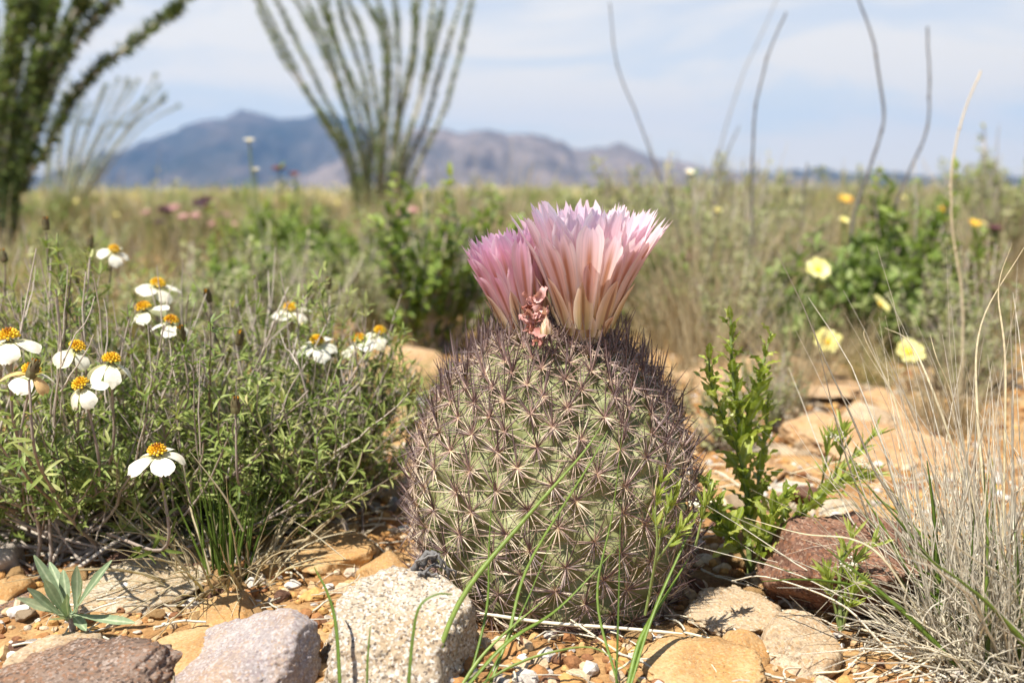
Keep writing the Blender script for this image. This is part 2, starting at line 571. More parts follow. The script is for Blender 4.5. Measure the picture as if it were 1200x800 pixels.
# cactus skin
def skin_mat():
    m, t, out = new_mat('cactus_skin')
    tc_ = t.nodes.new('ShaderNodeTexCoord')
    n = noise(t, 55, 5, 0.6, tc_.outputs['Object'])
    r = ramp(t, [(0.3, (0.11, 0.12, 0.042)), (0.5, (0.195, 0.205, 0.08)), (0.72, (0.30, 0.30, 0.145))])
    t.links.new(n.outputs['Fac'], r.inputs['Fac'])
    n2 = noise(t, 140, 4, 0.6, tc_.outputs['Object'])
    col = mixc(t, maprange(t, n2.outputs['Fac'], 0.58, 0.72, 0, 0.6), r.outputs['Color'], (0.40, 0.36, 0.21))
    p = t.nodes.new('ShaderNodeBsdfPrincipled')
    p.inputs['Roughness'].default_value = 0.55
    p.inputs['Specular IOR Level'].default_value = 0.3
    t.links.new(col, p.inputs['Base Color'])
    n3 = noise(t, 700, 4, 0.6, tc_.outputs['Object'])
    b = bump(t, n3.outputs['Fac'], 0.5, 0.0005)
    t.links.new(b.outputs[0], p.inputs['Normal'])
    t.links.new(p.outputs[0], out.inputs['Surface'])
    return m
M['skin'] = skin_mat()

ORANGE = [(0.24, 0.11, 0.04), (0.40, 0.22, 0.085), (0.52, 0.33, 0.15)]
M['rock_granite'] = rock_mat('rock_granite', [(0.44, 0.34, 0.23), (0.58, 0.48, 0.35), (0.68, 0.59, 0.46)], 45, [((0.13, 0.10, 0.08), 0.80), ((0.76, 0.71, 0.62), 0.66), ((0.42, 0.30, 0.19), 0.80)], 0.8, 1050, 0.002, (0.55, 0.36, 0.17), 0.6, 1.0)
M['rock_purple'] = rock_mat('rock_purple', [(0.28, 0.235, 0.22), (0.39, 0.335, 0.31), (0.48, 0.42, 0.38)], 40, [((0.27, 0.20, 0.20), 0.72), ((0.62, 0.56, 0.53), 0.72), ((0.48, 0.31, 0.18), 0.84)], 0.5, 1100, 0.0016, (0.48, 0.31, 0.17), 0.6, 2.0)
M['rock_brown'] = rock_mat('rock_brown', [(0.17, 0.11, 0.08), (0.27, 0.19, 0.14), (0.36, 0.27, 0.21)], 50, [((0.08, 0.055, 0.045), 0.72), ((0.48, 0.38, 0.31), 0.78), ((0.34, 0.17, 0.09), 0.78)], 0.7, 900, 0.0016, (0.30, 0.16, 0.08), 0.5, 3.0)
M['rock_red'] = rock_mat('rock_red', [(0.13, 0.065, 0.045), (0.23, 0.12, 0.08), (0.33, 0.19, 0.13)], 45, [((0.075, 0.04, 0.03), 0.70), ((0.45, 0.31, 0.22), 0.80), ((0.32, 0.14, 0.07), 0.75)], 0.6, 900, 0.0016, (0.34, 0.18, 0.10), 0.5, 4.0)
M['rock_ochre'] = rock_mat('rock_ochre', [(0.34, 0.19, 0.08), (0.46, 0.29, 0.13), (0.56, 0.41, 0.22)], 35, [((0.24, 0.12, 0.05), 0.85), ((0.58, 0.42, 0.22), 0.80), ((0.50, 0.22, 0.05), 0.75)], 0.4, 1200, 0.0010, (0.50, 0.22, 0.05), 0.5, 5.0)
M['rock_tan'] = rock_mat('rock_tan', [(0.36, 0.25, 0.15), (0.48, 0.36, 0.23), (0.57, 0.46, 0.32)], 45, [((0.22, 0.15, 0.09), 0.80), ((0.62, 0.53, 0.40), 0.75), ((0.46, 0.26, 0.10), 0.80)], 0.5, 1000, 0.0012, (0.48, 0.27, 0.11), 0.45, 6.0)
M['rock_slab'] = rock_mat('rock_slab', [(0.40, 0.22, 0.10), (0.52, 0.33, 0.17), (0.60, 0.43, 0.27)], 16, [((0.28, 0.15, 0.08), 0.86), ((0.63, 0.50, 0.36), 0.80), ((0.52, 0.26, 0.08), 0.80)], 0.4, 500, 0.003, (0.46, 0.24, 0.09), 0.5, 7.0)
M['rock_cream'] = rock_mat('rock_cream', [(0.44, 0.32, 0.19), (0.55, 0.44, 0.29), (0.63, 0.54, 0.40)], 50, [((0.20, 0.14, 0.09), 0.82), ((0.68, 0.61, 0.48), 0.72), ((0.48, 0.30, 0.14), 0.78)], 0.6, 750, 0.002, (0.45, 0.28, 0.12), 0.35, 8.0)
M['rock_white'] = rock_mat('rock_white', [(0.42, 0.35, 0.28), (0.52, 0.45, 0.38), (0.58, 0.52, 0.45)], 40, None, 0.5, 1000, 0.001, (0.50, 0.38, 0.27), 0.4, 9.0)

def gravel_mat():
    m, t, out = new_mat('gravel_stone')
    a = attr(t, 'tint')
    r = ramp(t, [(0.0, (0.11, 0.06, 0.04)), (0.15, (0.24, 0.11, 0.05)), (0.3, (0.38, 0.19, 0.07)), (0.5, (0.50, 0.29, 0.10)), (0.65, (0.47, 0.33, 0.19)), (0.8, (0.55, 0.42, 0.27)), (0.92, (0.40, 0.36, 0.32)), (1.0, (0.66, 0.61, 0.53))])
    t.links.new(a.outputs['Fac'], r.inputs['Fac'])
    tc_ = t.nodes.new('ShaderNodeTexCoord')
    n = noise(t, 500, 4, 0.65, tc_.outputs['Object'])
    f = maprange(t, n.outputs['Fac'], 0.3, 0.7, 0.62, 1.2)
    cc = t.nodes.new('ShaderNodeCombineColor')
    for i in range(3):
        t.links.new(f, cc.inputs[i])
    col = mixc(t, 1.0, r.outputs['Color'], cc.outputs[0], 'MULTIPLY')
    p = t.nodes.new('ShaderNodeBsdfPrincipled')
    p.inputs['Roughness'].default_value = 0.9
    p.inputs['Specular IOR Level'].default_value = 0.15
    t.links.new(col, p.inputs['Base Color'])
    b = bump(t, n.outputs['Fac'], 0.8, 0.0008)
    t.links.new(b.outputs[0], p.inputs['Normal'])
    t.links.new(p.outputs[0], out.inputs['Surface'])
    return m
M['gravel'] = gravel_mat()

def ground_mat():
    m, t, out = new_mat('desert_soil')
    tc_ = t.nodes.new('ShaderNodeTexCoord')
    v = tc_.outputs['Object']
    n1 = noise(t, 14, 8, 0.65, v, 0.3)
    r = ramp(t, [(0.28, (0.17, 0.085, 0.04)), (0.45, (0.34, 0.185, 0.075)), (0.58, (0.46, 0.29, 0.13)), (0.75, (0.52, 0.38, 0.22))])
    t.links.new(n1.outputs['Fac'], r.inputs['Fac'])
    n2 = noise(t, 420, 4, 0.7, v)
    f = maprange(t, n2.outputs['Fac'], 0.3, 0.7, 0.55, 1.2)
    cc = t.nodes.new('ShaderNodeCombineColor')
    for i in range(3):
        t.links.new(f, cc.inputs[i])
    near = mixc(t, 0.9, r.outputs['Color'], cc.outputs[0], 'MULTIPLY')
    # dry grassland further away
    n3 = noise(t, 0.35, 8, 0.7, v)
    r3 = ramp(t, [(0.3, (0.20, 0.175, 0.09)), (0.5, (0.42, 0.34, 0.19)), (0.7, (0.56, 0.46, 0.29))])
    t.links.new(n3.outputs['Fac'], r3.inputs['Fac'])
    ln = t.nodes.new('ShaderNodeVectorMath')
    ln.operation = 'LENGTH'
    t.links.new(v, ln.inputs[0])
    fd = maprange(t, ln.outputs['Value'], 3.0, 12.0, 0, 0.85)
    col = mixc(t, fd, near, r3.outputs['Color'])
    fv = maprange(t, ln.outputs['Value'], 60, 900, 0, 1)
    n5 = noise(t, 0.004, 8, 0.7, v)
    r5 = ramp(t, [(0.35, (0.10, 0.105, 0.06)), (0.6, (0.23, 0.19, 0.11))])
    t.links.new(n5.outputs['Fac'], r5.inputs['Fac'])
    col = mixc(t, fv, col, r5.outputs['Color'])
    p = t.nodes.new('ShaderNodeBsdfPrincipled')
    p.inputs['Roughness'].default_value = 0.95
    p.inputs['Specular IOR Level'].default_value = 0.1
    t.links.new(col, p.inputs['Base Color'])
    b = bump(t, n2.outputs['Fac'], 0.9, 0.0015)
    t.links.new(b.outputs[0], p.inputs['Normal'])
    t.links.new(p.outputs[0], out.inputs['Surface'])
    return m
M['ground'] = ground_mat()

def mountain_mat(name, stops, scale):
    m, t, out = new_mat(name)
    tc_ = t.nodes.new('ShaderNodeTexCoord')
    n = noise(t, scale, 8, 0.62, tc_.outputs['Object'], 0.3)
    r = ramp(t, stops)
    t.links.new(n.outputs['Fac'], r.inputs['Fac'])
    p = t.nodes.new('ShaderNodeBsdfPrincipled')
    p.inputs['Roughness'].default_value = 1.0
    p.inputs['Specular IOR Level'].default_value = 0.0
    t.links.new(r.outputs['Color'], p.inputs['Base Color'])
    t.links.new(p.outputs[0], out.inputs['Surface'])
    return m

# ------------------------------------------------------------------ ground: one sheet to the horizon
def build_ground():
    a_front = np.radians(np.linspace(-48, 48, 420))
    a_back = np.radians(np.linspace(48, 312, 60))[1:-1]
    ang = np.concatenate([a_front, a_back])
    rr = np.concatenate([np.linspace(0.02, 0.30, 8)[:-1], np.linspace(0.30, 0.75, 190)[:-1], np.geomspace(0.75, 30, 130)[:-1], np.geomspace(30, 14000, 50)])
    A, RR = np.meshgrid(ang, rr)
    x, y = RR * np.sin(A), RR * np.cos(A)
    z = H(x, y)
    mb = MB()
    V = np.stack([x, y, z], -1)
    mb.add(V, quads_grid(1, len(rr), len(ang), True)[:, ::-1])
    c = np.array([[0, 0, Hs(0, 0)]])
    ring = V[0]
    n = len(ang)
    fan = np.stack([np.zeros(n, int), 1 + (np.arange(n) + 1) % n, 1 + np.arange(n)], -1)
    mb.add(np.vstack([c, ring]), fan[:, ::-1])
    o = mb.build('ground', M['ground'])
    return tag(o, kind='structure')
build_ground()

# ------------------------------------------------------------------ mountains
def mountain(name, prof, D, depth, mat, seed, rough):
    prof = np.array(prof, float)
    px = np.linspace(prof[0, 0], prof[-1, 0], 420)
    py = np.interp(px, prof[:, 0], prof[:, 1])
    q = np.stack([px / 26.0, px * 0 + seed, px * 0], -1)
    py = py - 3.6 * fbm(q, 4, seed, 0.6) * np.clip((226 - py) / 30, 0, 1)
    base_z = -0.0092 * (D - 26) - 12
    X = np.array([at(a, b, D)[0] for a, b in zip(px, py)])
    Z = np.array([at(a, b, D)[2] for a, b in zip(px, py)]) - base_z
    v = np.linspace(0, 1, 70)
    yy = D - depth + v * depth * 1.7
    XX, YY = np.meshgrid(X, yy)
    P = np.stack([XX / (depth * 0.55), YY / (depth * 0.55), np.zeros_like(XX)], -1)
    vv = np.clip((YY - (D - depth)) / depth, 0, None)
    shape = np.where(vv < 1, np.power(np.clip(vv, 0, 1), 1.35), np.clip(1 - (vv - 1) * 1.1, 0, 1))
    rid = 1 - np.abs(fbm(P * np.array([3.2, 1.3, 1]), 5, seed))
    mid = np.clip(np.sin(np.clip(vv, 0, 1) * math.pi), 0, 1)
    h = Z[None, :] * shape + Z[None, :] * rough * (rid - 0.6) * mid + Z.max() * 0.035 * fbm(P * 6, 4, seed + 7) * np.clip(vv, 0, 1) * (Z[None, :] > 20)
    mb = MB()
    mb.add(np.stack([XX, YY, base_z + np.maximum(h, -5)], -1), quads_grid(1, len(v), len(px), False))
    return tag(mb.build(name, mat), kind='structure')

mountain('mountains', [(-520, 200), (-300, 170), (-120, 190), (40, 208), (100, 205), (140, 190), (165, 168), (205, 152), (240, 142), (262, 138), (285, 127), (305, 134), (340, 138), (385, 134), (420, 146), (470, 156), (520, 165), (600, 190), (680, 225)],
         10500, 3600, mountain_mat('far_range', [(0.3, (0.032, 0.036, 0.03)), (0.5, (0.07, 0.062, 0.05)), (0.7, (0.135, 0.105, 0.085))], 0.0016), 11, 0.35)
mountain('mountains', [(270, 228), (350, 212), (400, 190), (440, 168), (485, 156), (520, 151), (548, 157), (575, 156), (605, 155), (640, 163), (670, 170), (705, 171), (728, 167), (760, 177), (800, 188), (850, 197), (900, 205), (945, 208), (1000, 220), (1060, 232)],
         7600, 3000, mountain_mat('near_range', [(0.3, (0.07, 0.065, 0.06)), (0.5, (0.15, 0.125, 0.11)), (0.7, (0.26, 0.205, 0.175))], 0.003), 23, 0.4)
mountain('hills', [(600, 226), (680, 212), (780, 202), (880, 199), (960, 197), (1010, 202), (1080, 205), (1150, 202), (1230, 206), (1400, 198), (1700, 222)],
         9000, 1500, mountain_mat('low_hills', [(0.3, (0.03, 0.036, 0.03)), (0.6, (0.07, 0.065, 0.05))], 0.002), 31, 0.3)

def far_wood():
    rng = np.random.default_rng(77)
    mb = MB()
    n = 380
    D = rng.uniform(900, 2400, n)
    px = rng.uniform(-80, 1280, n)
    for i in range(n):
        c = at(px[i], 225, D[i])
        g = -0.0092 * (D[i] - 26)
        s = rng.uniform(3, 8)
        k = 40
        p = np.array([c[0], D[i], g + s * 0.55]) + rng.normal(size=(k, 3)) * np.array([s * 0.8, s * 0.8, s * 0.3])
        leaves(mb, p, randdir(k, rng), randdir(k, rng), s * 0.5, s * 0.4, tint=rng.uniform(0, 0.6, k))
    return tag(mb.build('far_trees', M['shrub_leaf']), 'dark band of far trees along the foot of the mountains', 'trees', kind='stuff')
far_wood()

def haze():
    mb = MB()
    x, y0, y1, z0, z1 = 15000, -15000, 15500, -180, 1150
    V = [(-x, y0, z0), (x, y0, z0), (x, y1, z0), (-x, y1, z0), (-x, y0, z1), (x, y0, z1), (x, y1, z1), (-x, y1, z1)]
    mb.add(V, [(0, 3, 2, 1), (4, 5, 6, 7), (0, 1, 5, 4), (1, 2, 6, 5), (2, 3, 7, 6), (3, 0, 4, 7)])
    m, t, out = new_mat('haze_air')
    pv = t.nodes.new('ShaderNodeVolumePrincipled')
    pv.inputs['Color'].default_value = (0.24, 0.52, 1.0, 1)
    pv.inputs['Density'].default_value = 0.00005
    pv.inputs['Anisotropy'].default_value = 0.2
    t.links.new(pv.outputs[0], out.inputs['Volume'])
    return tag(mb.build('haze', m, smooth=False), kind='stuff')
haze()

# ------------------------------------------------------------------ rocks
def ico(sub):
    bm = bmesh.new()
    bmesh.ops.create_icosphere(bm, subdivisions=sub, radius=1.0)
    bm.verts.ensure_lookup_table()
    V = np.array([v.co[:] for v in bm.verts])
    F = np.array([[v.index for v in f.verts] for f in bm.faces])
    bm.free()
    return norm(V), F
ICO = {k: ico(k) for k in (1, 2, 4, 5, 6)}

def rock_verts(dirs, rng, nplanes=14, lo=0.62, hi=0.95, soft=24.0, rough=0.05, planes=None):
    N = randdir(nplanes, rng)
    d = rng.uniform(lo, hi, nplanes)
    if planes:
        for nx, ny, nz_, dd in planes:
            N = np.vstack([N, norm(np.array([nx, ny, nz_], float))])
            d = np.append(d, dd)
    dots = dirs @ N.T
    q = np.where(dots > 0.02, d[None, :] / np.maximum(dots, 0.02), 50)
    q = np.minimum(q, 50)
    r = -np.log(np.exp(-soft * q).sum(1) + math.exp(-soft * 1.05)) / soft
    off = rng.uniform(0, 50, 3)
    r = r * (1 + rough * fbm(dirs * 2.2 + off, 5, 3, 0.55) + rough * 0.4 * fbm(dirs * 9 + off, 5, 8, 0.62) + rough * 0.18 * np.minimum(fbm(dirs * 30 + off, 3, 5, 0.6), 0.2))
    ck = vnoise(dirs * 1.7 + off, 21) + 0.25 * vnoise(dirs * 9 + off, 22)
    r = r - rough * 0.45 * np.exp(-(ck / 0.035) ** 2)
    return dirs * r[:, None]

def rock(label, x0, x1, ytop, Y, sy, mat, seed, sub=4, sink=0.35, nplanes=14, rough=0.05, rz=0.0, tilt=(0, 0), planes=None, name='rock', group=None, lo=0.62, hi=0.95, soft=24.0):
    rng = np.random.default_rng(seed)
    dirs, F = ICO[sub]
    V = rock_verts(dirs, rng, nplanes, lo, hi, soft, rough, planes)
    ca, sa = math.cos(rz), math.sin(rz)
    cx, sx_ = math.cos(tilt[0]), math.sin(tilt[0])
    cy, sy_ = math.cos(tilt[1]), math.sin(tilt[1])
    V = V @ np.array([[1, 0, 0], [0, cx, sx_], [0, -sx_, cx]]) @ np.array([[cy, 0, -sy_], [0, 1, 0], [sy_, 0, cy]])
    lo_, hi_ = V.min(0), V.max(0)
    V = (V - (lo_ + hi_) / 2) / (hi_ - lo_)
    pL, pR = at(x0, ytop, Y), at(x1, ytop, Y)
    w = pR[0] - pL[0]
    top = at((x0 + x1) / 2, ytop, Y + sy * 0.2)[2]
    g = Hs((pL[0] + pR[0]) / 2, Y)
    h = max(top - g, 0.004)
    full = h * (1 + sink)
    V = V * np.array([w, sy, full])
    V = V @ np.array([[ca, sa, 0], [-sa, ca, 0], [0, 0, 1]])
    loc = np.array([(pL[0] + pR[0]) / 2, Y, top - full / 2])
    mb = MB()
    mb.add(V, F)
    o = mb.build(name, mat)
    o.location = loc
    return tag(o, label, 'rock', group)

rock('pale granite boulder speckled black and white, in front of the cactus', 366, 562, 673, 0.372, 0.075, M['rock_granite'], 101, 6, 0.7, 9, 0.075, planes=[(0.0, -0.3, 1, 0.50), (0.9, -0.35, 0.05, 0.74), (-0.15, -0.85, 0.5, 0.66), (-0.95, -0.2, 0.2, 0.76)], lo=0.86, soft=34)
rock('mauve grey wedge of rock sloping down to the left beside the granite boulder', 188, 372, 709, 0.358, 0.07, M['rock_purple'], 102, 6, 0.7, 9, 0.07, planes=[(-0.62, -0.15, 0.78, 0.42), (0.95, -0.3, 0.1, 0.70), (0.1, -0.75, 0.65, 0.66)], lo=0.75)
rock('dark brown speckled stone at the bottom left corner of the photo', -40, 196, 752, 0.345, 0.07, M['rock_brown'], 103, 6, 0.7, 12, 0.10, planes=[(-0.2, -0.3, 1, 0.6), (0.9, -0.2, 0.3, 0.72)])
rock('smooth ochre orange stone between the mauve wedge and the flat cream rock', 172, 312, 736, 0.374, 0.05, M['rock_ochre'], 104, 5, 0.7, 10, 0.025, soft=12)
rock('flat cream granite slab lying under the white flowered bush', 72, 250, 655, 0.455, 0.08, M['rock_cream'], 105, 5, 0.6, 14, 0.07, planes=[(0, -0.2, 1, 0.5)])
rock('angular yellow orange stone in front of the dry grass clump', 222, 304, 698, 0.418, 0.045, M['rock_ochre'], 106, 5, 0.6, 10, 0.04)
rock('dark reddish brown block of rock under the grass tuft with a shaded front', 890, 1095, 596, 0.445, 0.095, M['rock_red'], 107, 6, 0.5, 8, 0.08, planes=[(0.12, -0.12, 1, 0.60), (-0.35, -0.78, -0.72, 0.44), (0.35, -0.85, -0.25, 0.66)], lo=0.85, soft=36)
rock('rounded tan stone in front of the dark reddish block', 893, 982, 718, 0.39, 0.04, M['rock_tan'], 308, 6, 0.6, 8, 0.035, lo=0.8, planes=[(0.2, -0.3, 1, 0.6), (-0.5, -0.8, 0.3, 0.7)], soft=34)
rock('flat sandy slab right of the cactus base', 798, 918, 693, 0.428, 0.045, M['rock_tan'], 109, 6, 0.7, 9, 0.09, planes=[(0.1, -0.3, 1, 0.36)], lo=0.75, soft=40)
rock('wide low ochre rock at the bottom edge of the photo', 735, 895, 750, 0.372, 0.05, M['rock_ochre'], 110, 6, 0.7, 9, 0.08, planes=[(0.08, -0.35, 1, 0.42)], lo=0.75, soft=34)
rock('small orange lump of stone between the sandy slab and the tan stone', 843, 902, 737, 0.387, 0.024, M['rock_ochre'], 111, 4, 0.6)
rock('orange tan slab left of the cactus behind the granite boulder', 345, 440, 628, 0.49, 0.05, M['rock_ochre'], 112, 5, 0.7, 12, 0.05, planes=[(0, -0.2, 1, 0.45)])
rock('rusty orange stone leaning beside the left foot of the cactus', 415, 482, 640, 0.475, 0.035, M['rock_ochre'], 113, 5, 0.6, 12, 0.05)
rock('reddish brown stone at the left edge beside the silvery plant', -22, 34, 690, 0.43, 0.04, M['rock_brown'], 114, 5, 0.6)
rock('low pinkish tan stone under the silvery plant', 20, 118, 742, 0.370, 0.045, M['rock_tan'], 115, 5, 0.8, 12, 0.06, planes=[(0, -0.1, 1, 0.5)])
rock('pale stone at the left edge under the white flowered bush', -25, 22, 632, 0.485, 0.03, M['rock_white'], 116, 4, 0.5)
rock('orange stone at the left edge above the reddish brown stone', -12, 32, 672, 0.44, 0.03, M['rock_ochre'], 117, 4, 0.5)
# slabs behind the cactus
rock('broad orange slab behind the leafy green weed', 790, 1010, 420, 0.96, 0.22, M['rock_slab'], 121, 6, 0.6, 9, 0.09, planes=[(0.05, -0.45, 1, 0.42)], soft=34)
rock('orange slab with a dark crack above the dark reddish block', 925, 1105, 486, 0.70, 0.11, M['rock_slab'], 122, 6, 0.6, 9, 0.09, planes=[(0, -0.5, 1, 0.46)], soft=34)
rock('pinkish orange block behind the cracked slab', 1020, 1092, 455, 0.82, 0.1, M['rock_slab'], 123, 5, 0.6, 12, 0.07)
rock('orange slab behind the cactus on its left side', 395, 535, 411, 0.98, 0.22, M['rock_slab'], 124, 5, 0.6, 14, 0.06, planes=[(0, -0.3, 1, 0.4)])
rock('small peach stone among the yellow flowers', 1038, 1088, 356, 1.45, 0.08, M['rock_slab'], 125, 4, 0.4)
rock('pale pink stone beside the weed under the orange slabs', 905, 952, 565, 0.60, 0.04, M['rock_white'], 126, 4, 0.5)
rock('small cream stone touching the back of the dark reddish block', 958, 1012, 583, 0.565, 0.035, M['rock_cream'], 127, 4, 0.5)
rock('flat tan stone between the slabs and the weed', 870, 940, 520, 0.70, 0.06, M['rock_tan'], 128, 4, 0.5)
rock('brown stone in the shade right of the pale pink stone', 1040, 1085, 560, 0.62, 0.05, M['rock_red'], 129, 4, 0.5)

rock('narrow orange block between the broad slab and the weed', 838, 905, 476, 0.78, 0.06, M['rock_slab'], 131, 5, 0.6, 9, 0.08, soft=34)
rock('tan block under the right end of the broad orange slab', 985, 1052, 470, 0.80, 0.06, M['rock_tan'], 132, 5, 0.6, 9, 0.08, soft=34)
rock('low orange block between the cracked slab and the pale pink stone', 850, 928, 532, 0.645, 0.05, M['rock_slab'], 133, 5, 0.6, 9, 0.08, soft=34)
rock('orange block half hidden by the dry grass tuft', 1060, 1150, 520, 0.66, 0.06, M['rock_slab'], 134, 5, 0.6, 9, 0.08, soft=34)
rock('rusty block touching the right flank of the cactus', 812, 860, 500, 0.74, 0.05, M['rock_ochre'], 135, 5, 0.6, 9, 0.08, soft=34)

# loose pebbles one can count
def pebbles():
    rng = np.random.default_rng(8)
    kinds = [('orange pebble lying loose on the gravel', M['rock_ochre'], 'orange pebbles on the gravel'),
             ('tan pebble lying loose on the gravel', M['rock_tan'], 'tan pebbles on the gravel'),
             ('dark red pebble lying loose on the gravel', M['rock_red'], 'dark red pebbles on the gravel'),
             ('whitish pebble lying loose on the gravel', M['rock_white'], 'whitish pebbles on the gravel')]
    spots = []
    for i in range(120):
        Y = rng.uniform(0.37, 0.62)
        px = rng.uniform(0, 900)
        if abs(px - 645) < 150 and Y > 0.40:
            px = px - 330 if px < 645 else px + 260
        spots.append((px, Y, 0.0035 * math.exp(abs(rng.normal(0, 0.55)))))
    for i in range(26):
        spots.append((rng.uniform(780, 1100), rng.uniform(0.5, 0.95), rng.uniform(0.006, 0.016)))
    protos = {}
    dirs, F = ICO[4]
    for i, (px, Y, s) in enumerate(spots):
        k = int(rng.choice(4, p=[0.45, 0.3, 0.12, 0.13]))
        vkey = (k, int(rng.integers(3)))
        if vkey not in protos:
            V = rock_verts(dirs, np.random.default_rng(900 + vkey[0] * 10 + vkey[1]), 8, 0.6, 0.95, 44, 0.06) * np.array([1, 0.75, 0.52])
            mb = MB()
            mb.add(V, F)
            o = mb.build('pebble', kinds[k][1])
            tag(o, kinds[k][0], 'pebble', kinds[k][2])
            protos[vkey] = o
        else:
            o = protos[vkey].copy()
            COL.objects.link(o)
        x = at(px, 600, Y)[0]
        o.location = (x, Y, Hs(x, Y) + s * 0.25)
        o.scale = (s, s, s)
        o.rotation_euler = (rng.uniform(-.3, .3), rng.uniform(-.3, .3), rng.uniform(0, 6.28))
pebbles()

def gravel():
    rng = np.random.default_rng(3)
    n = 20000
    Y = 0.24 + (1.25 - 0.24) * rng.uniform(0, 1, n) ** 1.6
    x = rng.uniform(-0.75, 0.75, n) * (Y + 0.05)
    cl = vnoise(np.stack([x / 0.05, Y / 0.05, np.zeros(n)], -1), 6)
    s = np.exp(rng.normal(-6.15, 0.5, n)) * (1 + 0.5 * cl)
    s = np.clip(s, 0.0007, 0.0055)
    dirs, F = ICO[2]
    m = 9
    N = norm(rng.normal(size=(n, m, 3)))
    d = rng.uniform(0.55, 0.95, (n, m))
    dots = np.einsum('vk,nmk->nvm', dirs, N)
    q = np.where(dots > 0.05, d[:, None, :] / np.maximum(dots, 0.05), 9)
    r = np.minimum(q.min(2), 1.1)
    V = dirs[None] * r[..., None] * s[:, None, None] * rng.uniform(0.6, 1.2, (n, 1, 3)) * np.array([1, 1, 0.75])
    z = H(x, Y) + s * 0.15
    V = V + np.stack([x, Y, z], -1)[:, None, :]
    nv = len(dirs)
    faces = (np.arange(n)[:, None, None] * nv + F[None]).reshape(-1, 3)
    tint = np.clip(rng.beta(1.3, 1.2, n) + rng.choice([0, 0.0, 0.12], n), 0, 1)
    mb = MB()
    mb.add(V, faces, 0, np.repeat(tint, nv))
    return tag(mb.build('gravel', M['gravel'], smooth=False), 'fine orange and tan gravel covering the ground around the cactus', 'gravel', kind='stuff')
gravel()

def litter():
    rng = np.random.default_rng(12)
    n = 1000
    Y = rng.uniform(0.34, 1.0, n)
    x = rng.uniform(-0.5, 0.5, n) * Y
    L = rng.uniform(0.006, 0.03, n)
    a = rng.uniform(0, 6.28, n)
    t = np.linspace(-0.5, 0.5, 6)
    bend = rng.normal(0, 0.25, n)
    P = np.empty((n, 6, 3))
    P[..., 0] = x[:, None] + np.cos(a)[:, None] * L[:, None] * t - np.sin(a)[:, None] * (L * bend)[:, None] * (t * t)[None] * 2
    P[..., 1] = Y[:, None] + np.sin(a)[:, None] * L[:, None] * t + np.cos(a)[:, None] * (L * bend)[:, None] * (t * t)[None] * 2
    P[..., 2] = H(P[..., 0], P[..., 1]) + 0.0022 + rng.uniform(0, 0.003, n)[:, None] + rng.normal(0, 0.06, n)[:, None] * L[:, None] * t
    mb = MB()
    tubes(mb, P, (rng.uniform(0.0002, 0.0006, n)[:, None]) * np.ones((1, 6)), 4, tint=rng.uniform(0, 1, n), rng=rng)
    return tag(mb.build('plant_litter', M['silver_straw']), 'bits of dry straw and twig strewn over the gravel', 'litter', kind='stuff')
litter()

# ------------------------------------------------------------------ the cactus
CX = at(648, 560, 0.462)[0]
CY = 0.462
CG = Hs(CX, CY) - 0.004
prof_z = np.array([-0.012, 0.0, 0.008, 0.018, 0.035, 0.055, 0.075, 0.090, 0.102, 0.111, 0.118, 0.123, 0.1255, 0.1265])
prof_r = np.array([0.044, 0.050, 0.0550, 0.0590, 0.0622, 0.0630, 0.0596, 0.0534, 0.0455, 0.0380, 0.0300, 0.0210, 0.0120, 0.0001])

